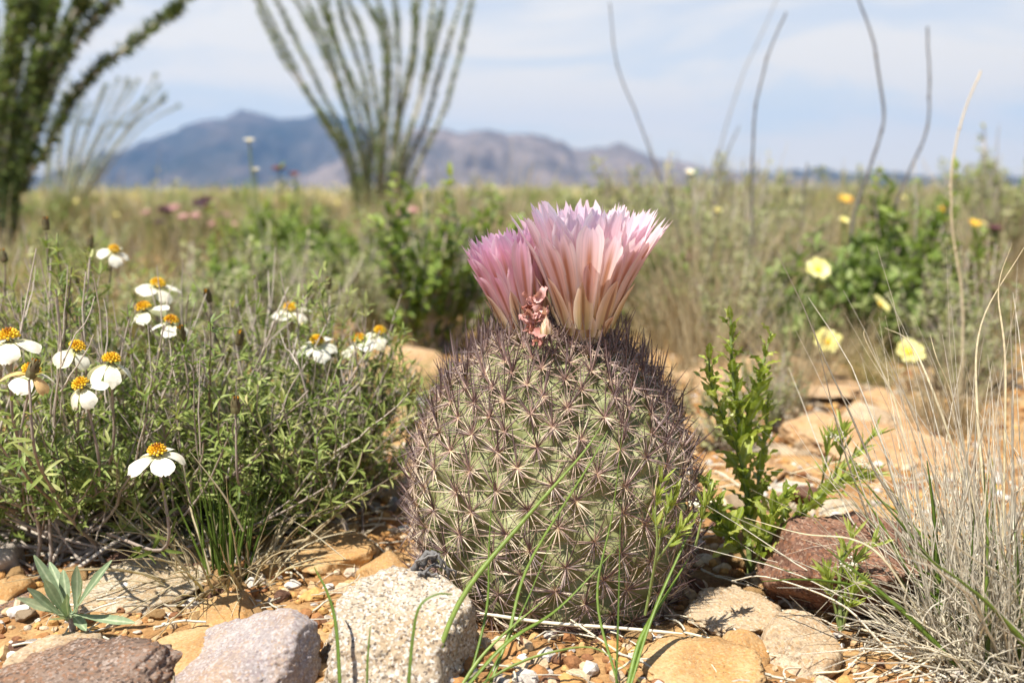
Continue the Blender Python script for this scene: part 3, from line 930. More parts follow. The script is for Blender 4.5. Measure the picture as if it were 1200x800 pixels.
def build_cactus():
    rng = np.random.default_rng(42)
    root = thing('cactus', 'round spiny cactus crowned with two pink flowers, standing on orange gravel', 'cactus', (CX, CY, CG))
    dz, dr = np.diff(prof_z), np.diff(prof_r)
    arc = np.concatenate([[0], np.cumsum(np.hypot(dz, dr))])
    aa = np.linspace(0, arc[-1], 300)
    zz, rr = np.interp(aa, arc, prof_z), np.interp(aa, arc, prof_r)
    ker = np.hanning(31)
    ker /= ker.sum()
    zz = np.convolve(np.pad(zz, 15, 'edge'), ker, 'valid')
    rr2 = np.convolve(np.pad(rr, 15, 'reflect', reflect_type='odd'), ker, 'valid')
    rr = np.maximum(rr2, 0.0002)
    tz, tr = np.gradient(zz), np.gradient(rr)
    tl = np.hypot(tz, tr)
    # areoles in a golden angle spiral, closer together towards the crown
    N = 340
    dens = rr * (0.72 + 1.6 * np.clip((aa / aa[-1] - 0.45) / 0.55, 0, 1) ** 1.3)
    cum = np.concatenate([[0], np.cumsum((dens[1:] + dens[:-1]) / 2)])
    cum /= cum[-1]
    k = (np.arange(N) + 0.5) / N
    ai = np.interp(k, cum, np.arange(300))
    phi = np.arange(N) * 2.399963 + 0.6 + rng.normal(0, 0.035, N)
    az_, ar_ = np.interp(ai, np.arange(300), zz), np.interp(ai, np.arange(300), rr)
    nz_ = -np.interp(ai, np.arange(300), tr / tl)
    nr_ = np.interp(ai, np.arange(300), tz / tl)
    AP = np.stack([ar_ * np.cos(phi), ar_ * np.sin(phi), az_], -1)
    AN = norm(np.stack([nr_ * np.cos(phi), nr_ * np.sin(phi), nz_], -1))
    sp = np.sqrt(2 * math.pi * np.trapz(rr, aa) / N / (np.interp(ai, np.arange(300), dens / rr)) * (np.trapz(dens, aa) / np.trapz(rr, aa)))
    # body with a tubercle under every areole
    nseg = 260
    phv = np.arange(nseg) * 2 * math.pi / nseg
    sel = np.arange(0, 300, 2)
    B = np.stack([rr[sel, None] * np.cos(phv), rr[sel, None] * np.sin(phv), np.repeat(zz[sel, None], nseg, 1)], -1)
    BN = norm(np.stack([(tz / tl)[sel, None] * np.cos(phv), (tz / tl)[sel, None] * np.sin(phv), np.repeat(-(tr / tl)[sel, None], nseg, 1)], -1))
    flat = B.reshape(-1, 3)
    best = np.full(len(flat), 9.0)
    for j in range(N):
        d = np.linalg.norm((flat - AP[j]) * np.array([1, 1, 0.9]), axis=1) / sp[j]
        best = np.minimum(best, d)
    bmp = 0.0058 * np.exp(-(best / 0.40) ** 2) - 0.0026
    V = flat + BN.reshape(-1, 3) * (bmp * np.clip(1.2 - (flat[:, 2] - 0.09) / 0.04, 0.3, 1))[:, None]
    mb = MB()
    mb.add(V, quads_grid(1, len(sel), nseg, True))
    top = len(sel) * nseg - nseg
    mb.add(np.vstack([V[top:], [[0, 0, zz[-1]]]]), np.stack([np.arange(nseg), (np.arange(nseg) + 1) % nseg, np.full(nseg, nseg)], -1))
    mb.build('body', M['skin'], root)
    # spine clusters
    def cluster(j, mb, rng):
        p = AP[j] + AN[j] * 0.0034
        n = AN[j]
        h = np.clip((az_[j] - 0.085) / 0.035, 0, 1)        # crown clusters: longer darker upright centrals
        upv = norm(np.array([0, 0, 1.0]) - n * n[2] + 1e-4)
        if n[2] > 0.93:
            upv = norm(np.array([math.cos(phi[j]), math.sin(phi[j]), 0]) - n * 0.2)
        side = np.cross(upv, n)
        nr = int(rng.integers(18, 25))
        al = np.arange(nr) * 2 * math.pi / nr + rng.normal(0, 0.12, nr) + rng.uniform(0, 1)
        el = rng.normal(0.26, 0.15, nr) + 0.25 * h
        L = rng.uniform(0.0100, 0.0150, nr) * np.clip(sp[j] / 0.0135, 0.75, 1.15) * (1 + 0.15 * np.sin(al)) * np.where(rng.uniform(0, 1, nr) < 0.1, 0.5, 1)
        d = norm((np.cos(al)[:, None] * side + np.sin(al)[:, None] * upv) * np.cos(el)[:, None] + n * np.sin(el)[:, None])
        s = np.linspace(0, 1, 5)
        P = p + d[:, None, :] * (L[:, None] * s)[..., None] - n * (rng.uniform(0.0, 0.22, nr)[:, None] * L[:, None] * s ** 2)[..., None]
        tubes(mb, P, np.array([0.00024, 0.00024, 0.00021, 0.00015, 0.00005])[None] * rng.uniform(0.8, 1.25, (nr, 1)), 4, mat=0, tint=np.clip(rng.uniform(0, 1, nr) - 0.32 * np.clip((az_[j] - 0.07) / 0.05, 0, 1), 0, 1), rng=rng)
        no = int(rng.integers(6, 11))                      # thinner purple brown spines spreading between
        al = rng.uniform(0, 6.283, no)
        el = rng.uniform(0.3, 0.8, no)
        L = rng.uniform(0.008, 0.015, no)
        d = norm((np.cos(al)[:, None] * side + np.sin(al)[:, None] * upv) * np.cos(el)[:, None] + n * np.sin(el)[:, None] + np.array([0, 0, 0.12]))
        P = p + d[:, None, :] * (L[:, None] * s)[..., None]
        tubes(mb, P, np.array([0.00023, 0.00023, 0.0002, 0.00014, 0.00005])[None] * rng.uniform(0.8, 1.2, (no, 1)), 4, mat=1, tint=rng.uniform(0.1, 1, no), rng=rng)
        nc = int(rng.integers(2, 4)) + int(round(2 * h))
        al = rng.normal(math.pi / 2, 0.75 + 0.35 * h, nc)
        el = rng.uniform(0.35, 1.0, nc)
        L = rng.uniform(0.012, 0.0205, nc) * (0.95 + 0.08 * h)
        d = norm((np.cos(al)[:, None] * side + np.sin(al)[:, None] * upv) * np.cos(el)[:, None] + n * np.sin(el)[:, None] + np.array([0, 0, 0.25 + 0.9 * h]))
        P = p + d[:, None, :] * (L[:, None] * s)[..., None] + np.array([0, 0, 1.0]) * (0.12 * L[:, None] * s ** 2)[..., None]
        tubes(mb, P, np.array([0.00034, 0.00033, 0.00028, 0.0002, 0.00007])[None] * rng.uniform(0.85, 1.2, (nc, 1)), 4, mat=1, tint=rng.uniform(0, 1, nc), rng=rng)
        dirs, F = ICO[1]
        W = dirs * np.array([0.0010, 0.0010, 0.0010]) * rng.uniform(0.8, 1.2, (len(dirs), 1)) + p - n * 0.0004
        mb.add(W, F, 2, rng.uniform(0, 1))
    mats = [M['spine_pale'], M['spine_dark'], M['wool']]
    tocam = norm(np.array([0, 0, CAMZ]) - (AP + np.array([CX, CY, CG])))
    facing = (AN * tocam).sum(1) * np.where(az_ < 0.001, 0.3, 1)
    order = np.argsort(-facing)
    for j in order[:100]:
        mb = MB()
        cluster(j, mb, rng)
        o = mb.build('spine_cluster', mats, root, loc=AP[j])
    mb = MB()
    for j in order[100:]:
        cluster(j, mb, rng)
    tag(mb.build('spine_clusters_behind', mats, root), kind='stuff')
    return root

cactus = build_cactus()

# petals ------------------------------------------------------------
def petal(L, W, r0, z0, th0, th1, cup=0.25, ns=14, nu=9, rng=None, teeth=0.06, wprof=None, wav=0.0, thmid=None):
    """returns verts, faces, along, across of a petal standing along +X / +Z"""
    s = np.linspace(0, 1, ns)
    u = np.linspace(-1, 1, nu)
    if thmid is None:
        th = th0 + (th1 - th0) * s
    else:
        th = np.interp(s, [0, 0.5, 1], [th0, thmid, th1])
    ds = L / (ns - 1)
    rho = r0 + np.concatenate([[0], np.cumsum(np.sin(th[1:]) * ds)])
    zz = z0 + np.concatenate([[0], np.cumsum(np.cos(th[1:]) * ds)])
    if wprof is None:
        wprof = ([0, 0.25, 0.6, 0.84, 0.94, 1.0], [0.42, 0.64, 0.96, 1.0, 0.84, 0.52])
    w = np.interp(s, wprof[0], wprof[1]) * W * 0.5
    S, U = np.meshgrid(s, u, indexing='ij')
    rg = rng or np.random.default_rng(1)
    ext = rg.normal(0, teeth, nu) * L
    ext[nu // 2] += 0.03 * L
    rh = rho[:, None] + np.sin(th)[:, None] * ext[None] * np.clip((S - 0.7) / 0.3, 0, 1)
    ze = zz[:, None] + np.cos(th)[:, None] * ext[None] * np.clip((S - 0.7) / 0.3, 0, 1)
    ph = rg.uniform(0, 6.28)
    off = cup * w[:, None] * U ** 2 + wav * w[:, None] * np.sin(U * 4 + ph + S * 6) * S
    X = rh - np.cos(th)[:, None] * off
    Z = ze + np.sin(th)[:, None] * off
    Yv = w[:, None] * U
    V = np.stack([X, Yv, Z], -1).reshape(-1, 3)
    return V, quads_grid(1, ns, nu, False), S.ravel(), U.ravel()

def rotz(V, a):
    c, s = math.cos(a), math.sin(a)
    return V @ np.array([[c, s, 0], [-s, c, 0], [0, 0, 1]])

def axis_frame(tip_dir):
    z = norm(np.asarray(tip_dir, float))
    x = norm(np.cross([0, 1, 0.001], z))
    y = np.cross(z, x)
    return np.stack([x, y, z])          # rows: local axes in world

def cactus_flower(base, axis, size, open_, seed, label, deep=False):
    rng = np.random.default_rng(seed)
    Fm = axis_frame(axis)
    o = bpy.data.objects.new('flower', None)
    COL.objects.link(o)
    o.parent = cactus
    o.empty_display_size = 0.01
    o.location = np.asarray(base) - np.array([CX, CY, CG])
    o['label'] = label
    def put(nm, a, mat, **kw):
        V, F, S, U = petal(rng=rng, **kw)
        V = rotz(V, a) * size
        mb = MB()
        mb.add(V @ Fm, F, 0, rng.uniform(0, 1), S, U)
        mb.build(nm, mat, o)
    # tube
    ang = np.linspace(0, 2 * math.pi, 25)[:-1]
    ztab, rtab = [0, 0.006, 0.014, 0.020], [0.0050, 0.0072, 0.0090, 0.0094]
    V = np.stack([np.array([r_ * np.cos(ang), r_ * np.sin(ang), np.full(24, z_)]).T for z_, r_ in zip(ztab, rtab)])
    mb = MB()
    mb.add(V.reshape(-1, 3) * size @ Fm, quads_grid(1, 4, 24, True), 0, 0.2, np.repeat(np.linspace(0, .4, 4), 24), 0.9)
    mb.build('flower_tube', M['sepal'], o)
    for ring, (n, Lr, Wr, r0, z0, a0, a1, mat, nm, jit) in enumerate([
            (14, 0.0375, 0.0094, 0.0060, 0.012, 0.10, 0.26, 'petal_in', 'petal', 0.05),
            (18, 0.0390, 0.0098, 0.0082, 0.011, 0.22, 0.46, 'petal_in', 'petal', 0.06),
            (20, 0.0390, 0.0098, 0.0096, 0.010, 0.26, 0.47, 'petal_in', 'petal', 0.06),
            (17, 0.0375, 0.0096, 0.0104, 0.009, 0.32, 0.54, 'petal_out', 'petal', 0.06),
            (12, 0.0280, 0.0080, 0.0106, 0.008, 0.33, 0.50, 'petal_out', 'petal', 0.06),
            (9, 0.0200, 0.0070, 0.0108, 0.006, 0.36, 0.50, 'sepal', 'sepal', 0.06),
            (8, 0.0105, 0.0060, 0.0092, 0.003, 0.36, 0.42, 'sepal', 'sepal', 0.1)]):
        for i in range(n):
            a = (i + 0.5 * (ring % 2)) * 2 * math.pi / n + rng.normal(0, 0.07)
            dj = rng.normal(0, jit)
            put(nm, a, M[mat + ('_deep' if deep and nm == 'petal' else '')], L=Lr * rng.uniform(0.90, 1.08), W=Wr * rng.uniform(0.85, 1.12), r0=r0, z0=z0,
                th0=a0 * open_ + dj * 0.5, th1=a1 * open_ + dj, cup=rng.uniform(0.15, 0.45), teeth=0.045 if nm == 'petal' else 0.0, wav=0.06,
                wprof=None if nm == 'petal' else ([0, 0.3, 0.55, 0.85, 1.0], [0.8, 1.0, 0.92, 0.5, 0.05]))
    # stamens in the throat
    n = 60
    a = rng.uniform(0, 6.28, n)
    r = rng.uniform(0.001, 0.006, n)
    s = np.linspace(0, 1, 4)
    P = np.stack([(r[:, None] * (0.6 + 0.8 * s)) * np.cos(a)[:, None], (r[:, None] * (0.6 + 0.8 * s)) * np.sin(a)[:, None], 0.012 + s * rng.uniform(0.016, 0.024, n)[:, None]], -1)
    mb = MB()
    tubes(mb, (P * size) @ Fm, 0.0003 * np.array([1, 1, 1, 2.2])[None] * np.ones((n, 1)), 4, tint=rng.uniform(0.5, 1, n), rng=rng)
    mb.build('stamens', M['yellow_petal'], o)
    return o

b1 = at(686, 388, 0.446) - np.array([0, 0, 0.0045])
cactus_flower(b1, (0.03, -0.03, 1), 1.20, 1.0, 5, 'large wide open pale pink flower')
b2 = at(620, 392, 0.462) - np.array([0, 0, 0.003])
cactus_flower(b2, (-0.24, 0.02, 1), 1.0, 0.56, 6, 'smaller half open deeper pink flower', True)

def withered():
    rng = np.random.default_rng(15)
    mb = MB()
    n = 26
    base = at(624, 374, 0.430) - np.array([CX, CY, CG])
    k = 10
    d0 = norm(rng.normal(size=(n, 3)) * 0.8 + np.array([-0.1, -0.2, 0.8]))
    dirs = norm(d0[:, None] + np.cumsum(rng.normal(0, 0.75, (n, k, 3)), 1))
    C = base + rng.normal(0, 1, (n, 1, 3)) * np.array([0.0022, 0.0015, 0.0042]) + np.cumsum(dirs * rng.uniform(0.0005, 0.0011, n)[:, None, None], 1)
    side = norm(np.cross(dirs, randdir(n, rng)[:, None] + np.cumsum(rng.normal(0, 0.35, (n, k, 3)), 1)))
    w = rng.uniform(0.0010, 0.0021, n)[:, None] * np.array([0.5, 0.8, 1, 1, 1.1, 1, 1, 0.9, 0.7, 0.2])
    fold = np.cross(side, dirs)
    V = np.stack([C - side * w[..., None] + fold * w[..., None] * 0.6, C, C + side * w[..., None] + fold * w[..., None] * rng.uniform(-0.6, 0.9, (n, 1, 1))], 2)
    V = V + rng.normal(0, 0.00022, V.shape)
    mb.add(V, quads_grid(n, k, 3, False), 0, np.repeat(rng.uniform(0, 1, n), k * 3))
    o = mb.build('withered_flower', M['withered'], cactus)
    o['label'] = 'shrivelled dusty pink flower between the two open ones'
withered()

def bud():
    mb = MB()
    rng = np.random.default_rng(16)
    c = at(640, 391, 0.418) - np.array([CX, CY, CG])
    for ring, (n, L, r0) in enumerate([(6, 0.008, 0.001), (6, 0.0065, 0.002), (5, 0.005, 0.0026)]):
        for i in range(n):
            V, F, S, U = petal(L, 0.0034, r0, 0, 0.15, -0.35, 0.4, 6, 5, rng, 0.0, ([0, 0.4, 1], [0.8, 1, 0.1]))
            mb.add(rotz(V, i * 6.283 / n + ring * 0.5) + c, F, 0, rng.uniform(0, 1), S, U)
    mb.build('bud', M['sepal'], cactus)
bud()

# ------------------------------------------------------------------ white flowered bushes (left)
def bush_branches(base_c, base_r, tips, rng, k=12):
    n = len(tips)
    b = np.asarray(base_c) + np.stack([rng.normal(0, base_r, n), rng.normal(0, base_r, n), np.zeros(n)], -1)
    b[:, 2] = H(b[:, 0], b[:, 1]) - 0.003
    d = tips - b
    out = d.copy()
    out[:, 2] = 0
    c1 = b + out * 0.55 + np.array([0, 0, 1]) * (d[:, 2:3] * 0.18) + rng.normal(0, 0.008, (n, 3))
    c1[:, 2] = np.maximum(c1[:, 2], b[:, 2] + 0.006)
    t = np.linspace(0, 1, k)[None, :, None]
    P = (1 - t) ** 2 * b[:, None] + 2 * t * (1 - t) * c1[:, None] + t ** 2 * tips[:, None]
    w = rng.normal(0, 1, (n, k, 3))
    w = np.cumsum(w, 1) * 0.0009 * t
    return P + w

def leafy(mbl, P, rng, start=0.25, nodes=10, per=3, L=(0.007, 0.013), W=(0.0011, 0.0019), tint=(0, 1)):
    """clusters of narrow leaves along centre lines P"""
    n, k, _ = P.shape
    T = norm(np.gradient(P, axis=1))
    tt = start + (1 - start) * (np.arange(nodes) + rng.uniform(0, 1, (n, nodes))) / nodes
    f = np.clip(tt * (k - 1), 0, k - 1.001)
    i = f.astype(int)
    fr = (f - i)[..., None]
    idx = np.arange(n)[:, None]
    pos = P[idx, i] * (1 - fr) + P[idx, i + 1] * fr
    tan = T[idx, i]
    pos = np.repeat(pos.reshape(-1, 3), per, 0)
    tan = np.repeat(tan.reshape(-1, 3), per, 0)
    m = len(pos)
    rad = norm(np.cross(tan, randdir(m, rng)))
    d = norm(rad + tan * rng.uniform(0.3, 1.1, (m, 1)) + np.array([0, 0, 0.15]))
    bt = np.repeat(rng.uniform(tint[0], tint[1], n), nodes * per)
    leaves(mbl, pos, d, tan * 1.0 + randdir(m, rng) * 0.2, rng.uniform(L[0], L[1], m), rng.uniform(W[0], W[1], m), (0.55, 1.0, 0.9, 0.06), rng.normal(-0.35, 0.5, m), 0.35,
           tint=np.clip(bt * 0.6 + rng.uniform(0, 0.45, m), 0, 1))

def sub_branches(P, rng, per, L, start=0.3):
    n, k, _ = P.shape
    T = norm(np.gradient(P, axis=1))
    m = n * per
    src = np.repeat(np.arange(n), per)
    f = rng.uniform(start, 0.97, m) * (k - 1.001)
    i = f.astype(int)
    p0 = P[src, i]
    d = norm(T[src, i] * 0.8 + randdir(m, rng) * 0.75 + np.array([0, 0, 0.5]))
    Ls = rng.uniform(L[0], L[1], m)
    t = np.linspace(0, 1, 7)
    Q = p0[:, None] + d[:, None] * (Ls[:, None] * t)[..., None] + np.array([0, 0, 0.25]) * (Ls[:, None] * t ** 2)[..., None] + np.cumsum(rng.normal(0, 0.0007, (m, 7, 3)), 1)
    return Q

def zinnia_head(parent, origin, pos, axis, seed, size=1.0, npet=5, brown=False, label=None):
    rng = np.random.default_rng(seed)
    o = bpy.data.objects.new('flower_head', None)
    COL.objects.link(o)
    o.empty_display_size = 0.005
    o.parent = parent
    o.location = np.asarray(pos) - np.asarray(origin)
    if label:
        o['label'] = label
    Fm = axis_frame(np.array(axis) + rng.normal(0, 0.13, 3))
    th_a = rng.normal(0.10, 0.12)
    size = size * rng.uniform(0.85, 1.0)
    for i in range(npet):
        a = i * 2 * math.pi / npet + rng.normal(0, 0.14) + seed
        V, F, S, U = petal(0.0108 * rng.uniform(0.82, 1.12), 0.0090 * rng.uniform(0.72, 1.15), 0.0018, 0.0005, R(82) + th_a + rng.normal(0, 0.12), R(138) + th_a + rng.normal(0, 0.2), rng.uniform(-0.25, 0.1), 9, 7, rng, 0.045,
                           ([0, 0.15, 0.45, 0.75, 0.92, 1.0], [0.22, 0.5, 0.92, 1.0, 0.72, 0.32]), 0.05)
        mb = MB()
        mb.add(rotz(V * size, a) @ Fm, F, 0, 1.0 if (brown and i % 2 == 0) else rng.uniform(0, 0.8), S, U)
        mb.build('petal', M['white_petal'], o)
    n = 46
    g = np.arange(n)
    zr = 1 - (g + 0.5) / n * 1.15
    rad = np.sqrt(np.clip(1 - zr ** 2, 0, 1))
    d = norm(np.stack([rad * np.cos(g * 2.4), rad * np.sin(g * 2.4), zr * 1.25 + 0.25], -1))
    base = np.stack([rad * np.cos(g * 2.4) * 0.0020, rad * np.sin(g * 2.4) * 0.0020, 0.0022 + zr * 0.0016], -1)
    s = np.linspace(0, 1, 4)
    P = base[:, None] + d[:, None] * (s * 0.0021)[None, :, None]
    mb = MB()
    tubes(mb, (P * size) @ Fm, size * np.array([0.00035, 0.0004, 0.0006, 0.0002])[None] * np.ones((n, 1)), 5, tint=np.clip(rng.uniform(0.28, 0.62) + rng.normal(0, 0.22, n) + 0.45 * rad ** 2, 0, 1), rng=rng)
    mb.build('flower_disc', M['gold'], o)
    dirs, Fi = ICO[2]
    mb = MB()
    mb.add((dirs * np.array([0.0022, 0.0022, 0.0030]) * size + np.array([0, 0, -0.0012]) * size) @ Fm, Fi, 0, 0.6)
    mb.build('calyx', M['calyx'], o)
    return o

def seed_head(parent, origin, pos, axis, seed, size=1.0):
    rng = np.random.default_rng(seed)
    Fm = axis_frame(axis)
    mb = MB()
    for ring, (n, L, r0, z0) in enumerate([(6, 0.006, 0.0012, 0.0015), (7, 0.005, 0.0018, 0.0004), (7, 0.004, 0.0018, -0.001)]):
        for i in range(n):
            V, F, S, U = petal(L, 0.0024, r0, z0, 0.45, -0.15, 0.3, 5, 3, rng, 0.0, ([0, 0.4, 1], [0.8, 1, 0.3]))
            mb.add(rotz(V * size, i * 6.283 / n + ring * 0.4) @ Fm, F, 0, rng.uniform(0, 0.35), S, U)
    for i in range(8):
        P = np.array([[0, 0, 0.003], [rng.normal(0, 0.0008), rng.normal(0, 0.0008), 0.007]])
        tubes(mb, (cr(P, 4) * size) @ Fm, 0.0004 * size, 4, mat=1, tint=rng.uniform(0.1, 0.7), rng=rng)
    o = mb.build('seed_head', [M['calyx'], M['gold']], parent)
    o.location = np.asarray(pos) - np.asarray(origin)
    return o

def zinnia_bush(label, cpx, Y, rx, ry, h, nb, heads, seeds, seed, base_r):
    rng = np.random.default_rng(seed)
    x = at(cpx, 600, Y)[0]
    org = np.array([x, Y, Hs(x, Y)])
    root = thing('flowering_bush', label, 'bush', org)
    # tips through the dome
    n = nb
    u = rng.uniform(0, 1, n) ** 0.5
    a = rng.uniform(0, 6.283, n)
    hz = rng.uniform(0.42, 1.03, n)
    tips = org + np.stack([rx * u * np.cos(a), ry * u * np.sin(a), h * np.sqrt(np.clip(1 - 0.62 * u ** 2, 0, 1)) * hz], -1)
    nlow = n // 4
    tips[:nlow] = org + np.stack([rx * 1.02 * np.cos(a[:nlow]), ry * 1.0 * np.sin(a[:nlow]), h * rng.uniform(0.2, 0.5, nlow)], -1)
    P = bush_branches(org, base_r, tips, rng)
    S = sub_branches(P, rng, 4, (0.022, 0.055), 0.28)
    mbs = MB()
    tubes(mbs, P, np.linspace(0.0013, 0.00045, P.shape[1])[None] * rng.uniform(0.6, 1.2, (n, 1)), 5, tint=rng.uniform(0, 0.8, n), rng=rng)
    tubes(mbs, S, np.linspace(0.0006, 0.00025, 7)[None] * np.ones((len(S), 1)), 4, tint=rng.uniform(0.1, 0.9, len(S)), rng=rng)
    mbl = MB()
    leafy(mbl, S, rng, 0.2, 7, 4, (0.005, 0.0115), (0.0010, 0.0016))
    leafy(mbl, P, rng, 0.5, 9, 3, (0.005, 0.0115), (0.0010, 0.0016))
    # dry twigs poking out
    nd = int(nb * 0.7)
    at_ = rng.uniform(0, 6.283, nd)
    uu = rng.uniform(0, 1, nd) ** 0.5
    dt = org + np.stack([rx * uu * np.cos(at_), ry * uu * np.sin(at_), h * np.sqrt(1 - 0.5 * uu ** 2) * rng.uniform(0.6, 1.14, nd)], -1)
    Pd = bush_branches(org, base_r * 1.3, dt, rng, 14)
    Pd = Pd + np.cumsum(rng.normal(0, 0.0008, Pd.shape), 1)
    Sd = sub_branches(Pd, rng, 3, (0.012, 0.04), 0.4)
    mbd = MB()
    tubes(mbd, Pd, np.linspace(0.0013, 0.00035, 14)[None] * rng.uniform(0.6, 1.1, (nd, 1)), 5, tint=rng.uniform(0.5, 1, nd), rng=rng)
    tubes(mbd, Sd, np.linspace(0.0005, 0.0002, 7)[None] * np.ones((len(Sd), 1)), 4, tint=rng.uniform(0.5, 1, len(Sd)), rng=rng)
    # flower stalks end at the heads
    for i, (px, py, Yh, ax, size, npet, brown, lab) in enumerate(heads):
        p = at(px, py, Yh)
        zinnia_head(root, org, p, ax, seed * 7 + i, size, npet, brown, lab)
        axn = norm(np.array(ax, float))
        q = cr([org + np.array([(p[0] - org[0]) * 0.45, (p[1] - org[1]) * 0.5, max(0.02, (p[2] - org[2]) * 0.3)]), p - axn * 0.030 + np.array([0, 0, -0.012]), p - axn * 0.003], 12)
        tubes(mbs, q, np.linspace(0.0009, 0.0006, 12), 5, tint=0.35, rng=rng)
        leafy(mbl, q[None], rng, 0.2, 7, 3)
    for i, (px, py, Yh) in enumerate(seeds):
        p = at(px, py, Yh)
        ax = norm(np.array([rng.normal(0, 0.2), rng.normal(0, 0.2), 1]))
        seed_head(root, org, p, ax, 300 + seed + i, 1.0)
        q = cr([org + (p - org) * np.array([0.5, 0.5, 0.35]), p - np.array([0, 0, 0.035]), p - ax * 0.002], 10)
        tubes(mbs, q, np.linspace(0.0008, 0.0005, 10), 5, tint=0.3, rng=rng)
        leafy(mbl, q[None], rng, 0.2, 6, 3)
    for mb, nm, mt in ((mbs, 'stems', M['twig']), (mbl, 'foliage', M['zinnia_leaf']), (mbd, 'dry_twigs', M['twig'])):
        for i in range(len(mb.v)):
            mb.v[i] = mb.v[i] - org
        mb.build(nm, mt, root)
    return root

H_A = [  # px, py of the head, depth, axis, size, petals, brown, label
    (12, 402, 0.44, (0.1, -0.16, 1), 1.29, 5, False, None),
    (36, 440, 0.43, (0.3, -0.10, 1), 1.18, 5, True, 'flower head with browned petals'),
    (89, 412, 0.47, (0.1, -0.10, 1), 1.12, 5, False, None),
    (130, 428, 0.46, (0.1, -0.12, 1), 1.18, 5, False, None),
    (98, 455, 0.44, (-0.05, -0.26, 1), 1.10, 5, False, None),
    (170, 366, 0.54, (-0.1, -0.12, 1), 1.23, 5, False, None),
    (200, 381, 0.52, (0.0, -0.12, 1), 1.12, 5, False, None),
    (184, 338, 0.60, (0.15, -0.10, 1), 1.23, 5, False, None),
    (133, 296, 0.66, (0.3, -0.12, 1), 1.12, 5, False, None),
    (185, 535, 0.405, (0.02, -0.17, 1), 1.18, 5, False, None)]
H_B = [(340, 366, 0.64, (-0.1, -0.10, 1), 1.23, 5, False, None),
       (372, 404, 0.56, (0.0, -0.12, 1), 1.25, 6, False, None),
       (422, 402, 0.58, (-0.2, -0.12, 1), 1.23, 5, False, None),
       (445, 392, 0.60, (0.05, -0.10, 1), 1.12, 5, False, None),
       (479, 463, 0.62, (0.0, -0.10, 1), 1.12, 5, False, None)]
S_A = [(213, 397, 0.49), (245, 352, 0.58), (54, 268, 0.60), (36, 440, 0.40), (5, 305, 0.6), (105, 288, 0.68)]
S_B = [(280, 402, 0.53), (276, 482, 0.45), (384, 338, 0.66)]
zinnia_bush('larger white flowered bush at the left edge, ten white blooms with yellow centres', 95, 0.535, 0.165, 0.105, 0.152, 120, H_A, S_A, 21, 0.030)
zinnia_bush('smaller white flowered bush between the larger one and the cactus, five white blooms', 315, 0.560, 0.088, 0.085, 0.132, 95, H_B, S_B, 22, 0.022)

# ------------------------------------------------------------------ grass
def grass_curves(n, c, spread, L, rng, lean=0.5, droop=0.5, curl=0.0, k=9):
    a = rng.uniform(0, 6.283, n)
    rr = spread * np.sqrt(rng.uniform(0, 1, n))
    b = np.asarray(c) + np.stack([rr * np.cos(a), rr * np.sin(a), np.zeros(n)], -1)
    b[:, 2] = c[2] - 0.002
    a2 = a + rng.normal(0, 0.6, n)
    ln = np.abs(rng.normal(0, lean, n))
    d = norm(np.stack([ln * np.cos(a2), ln * np.sin(a2), np.ones(n)], -1))
    hdir = np.stack([np.cos(a2), np.sin(a2), np.zeros(n)], -1)
    Ls = rng.uniform(L[0], L[1], n)
    t = np.linspace(0, 1, k)
    dr = droop * rng.uniform(0.1, 1.2, n)
    P = b[:, None] + d[:, None] * (Ls[:, None] * t)[..., None] + hdir[:, None] * (Ls[:, None] * (dr * 0.6)[:, None] * t ** 2)[..., None]
    P[..., 2] -= (Ls * dr * 0.45)[:, None] * t ** 2.2
    if curl:
        P = P + np.cumsum(np.cumsum(rng.normal(0, 1, (n, k, 3)), 1), 1) * (curl * Ls)[:, None, None] / k ** 1.5
    g = c[2]
    P[..., 2] = np.maximum(P[..., 2], g + 0.0005 * (1 + t))
    return P

def blade_path(pts, n=18):
    return cr([at(*p) for p in pts], n)

def grass_thing(name, label, c, sets, rng, custom=(), group=None, cat='grass tuft'):
    root = thing(name, label, cat, c, group)
    for (nm, mat, n, spread, L, lean, droop, curl, w, tint) in sets:
        P = grass_curves(n, np.array(c), spread, L, rng, lean, droop, curl) - np.array(c)
        mb = MB()
        k = P.shape[1]
        tubes(mb, P, w * np.interp(np.linspace(0, 1, k), [0, 0.3, 1], [0.8, 1, 0.15])[None] * rng.uniform(0.6, 1.3, (n, 1)), 4, 0.35, tint=rng.uniform(tint[0], tint[1], n), rng=rng)
        mb.build(nm, mat, root)
    for (nm, mat, pts, w, tint) in custom:
        P = blade_path(pts, 22) - np.array(c)
        mb = MB()
        tubes(mb, P, w * np.interp(np.linspace(0, 1, 22), [0, 0.3, 1], [0.9, 1, 0.2])[None], 5, 0.5, tint=tint, rng=rng)
        mb.build(nm, mat, root)
    return root

def ground_pt(px, Y):
    x = at(px, 600, Y)[0]
    return np.array([x, Y, Hs(x, Y)])

rng = np.random.default_rng(55)
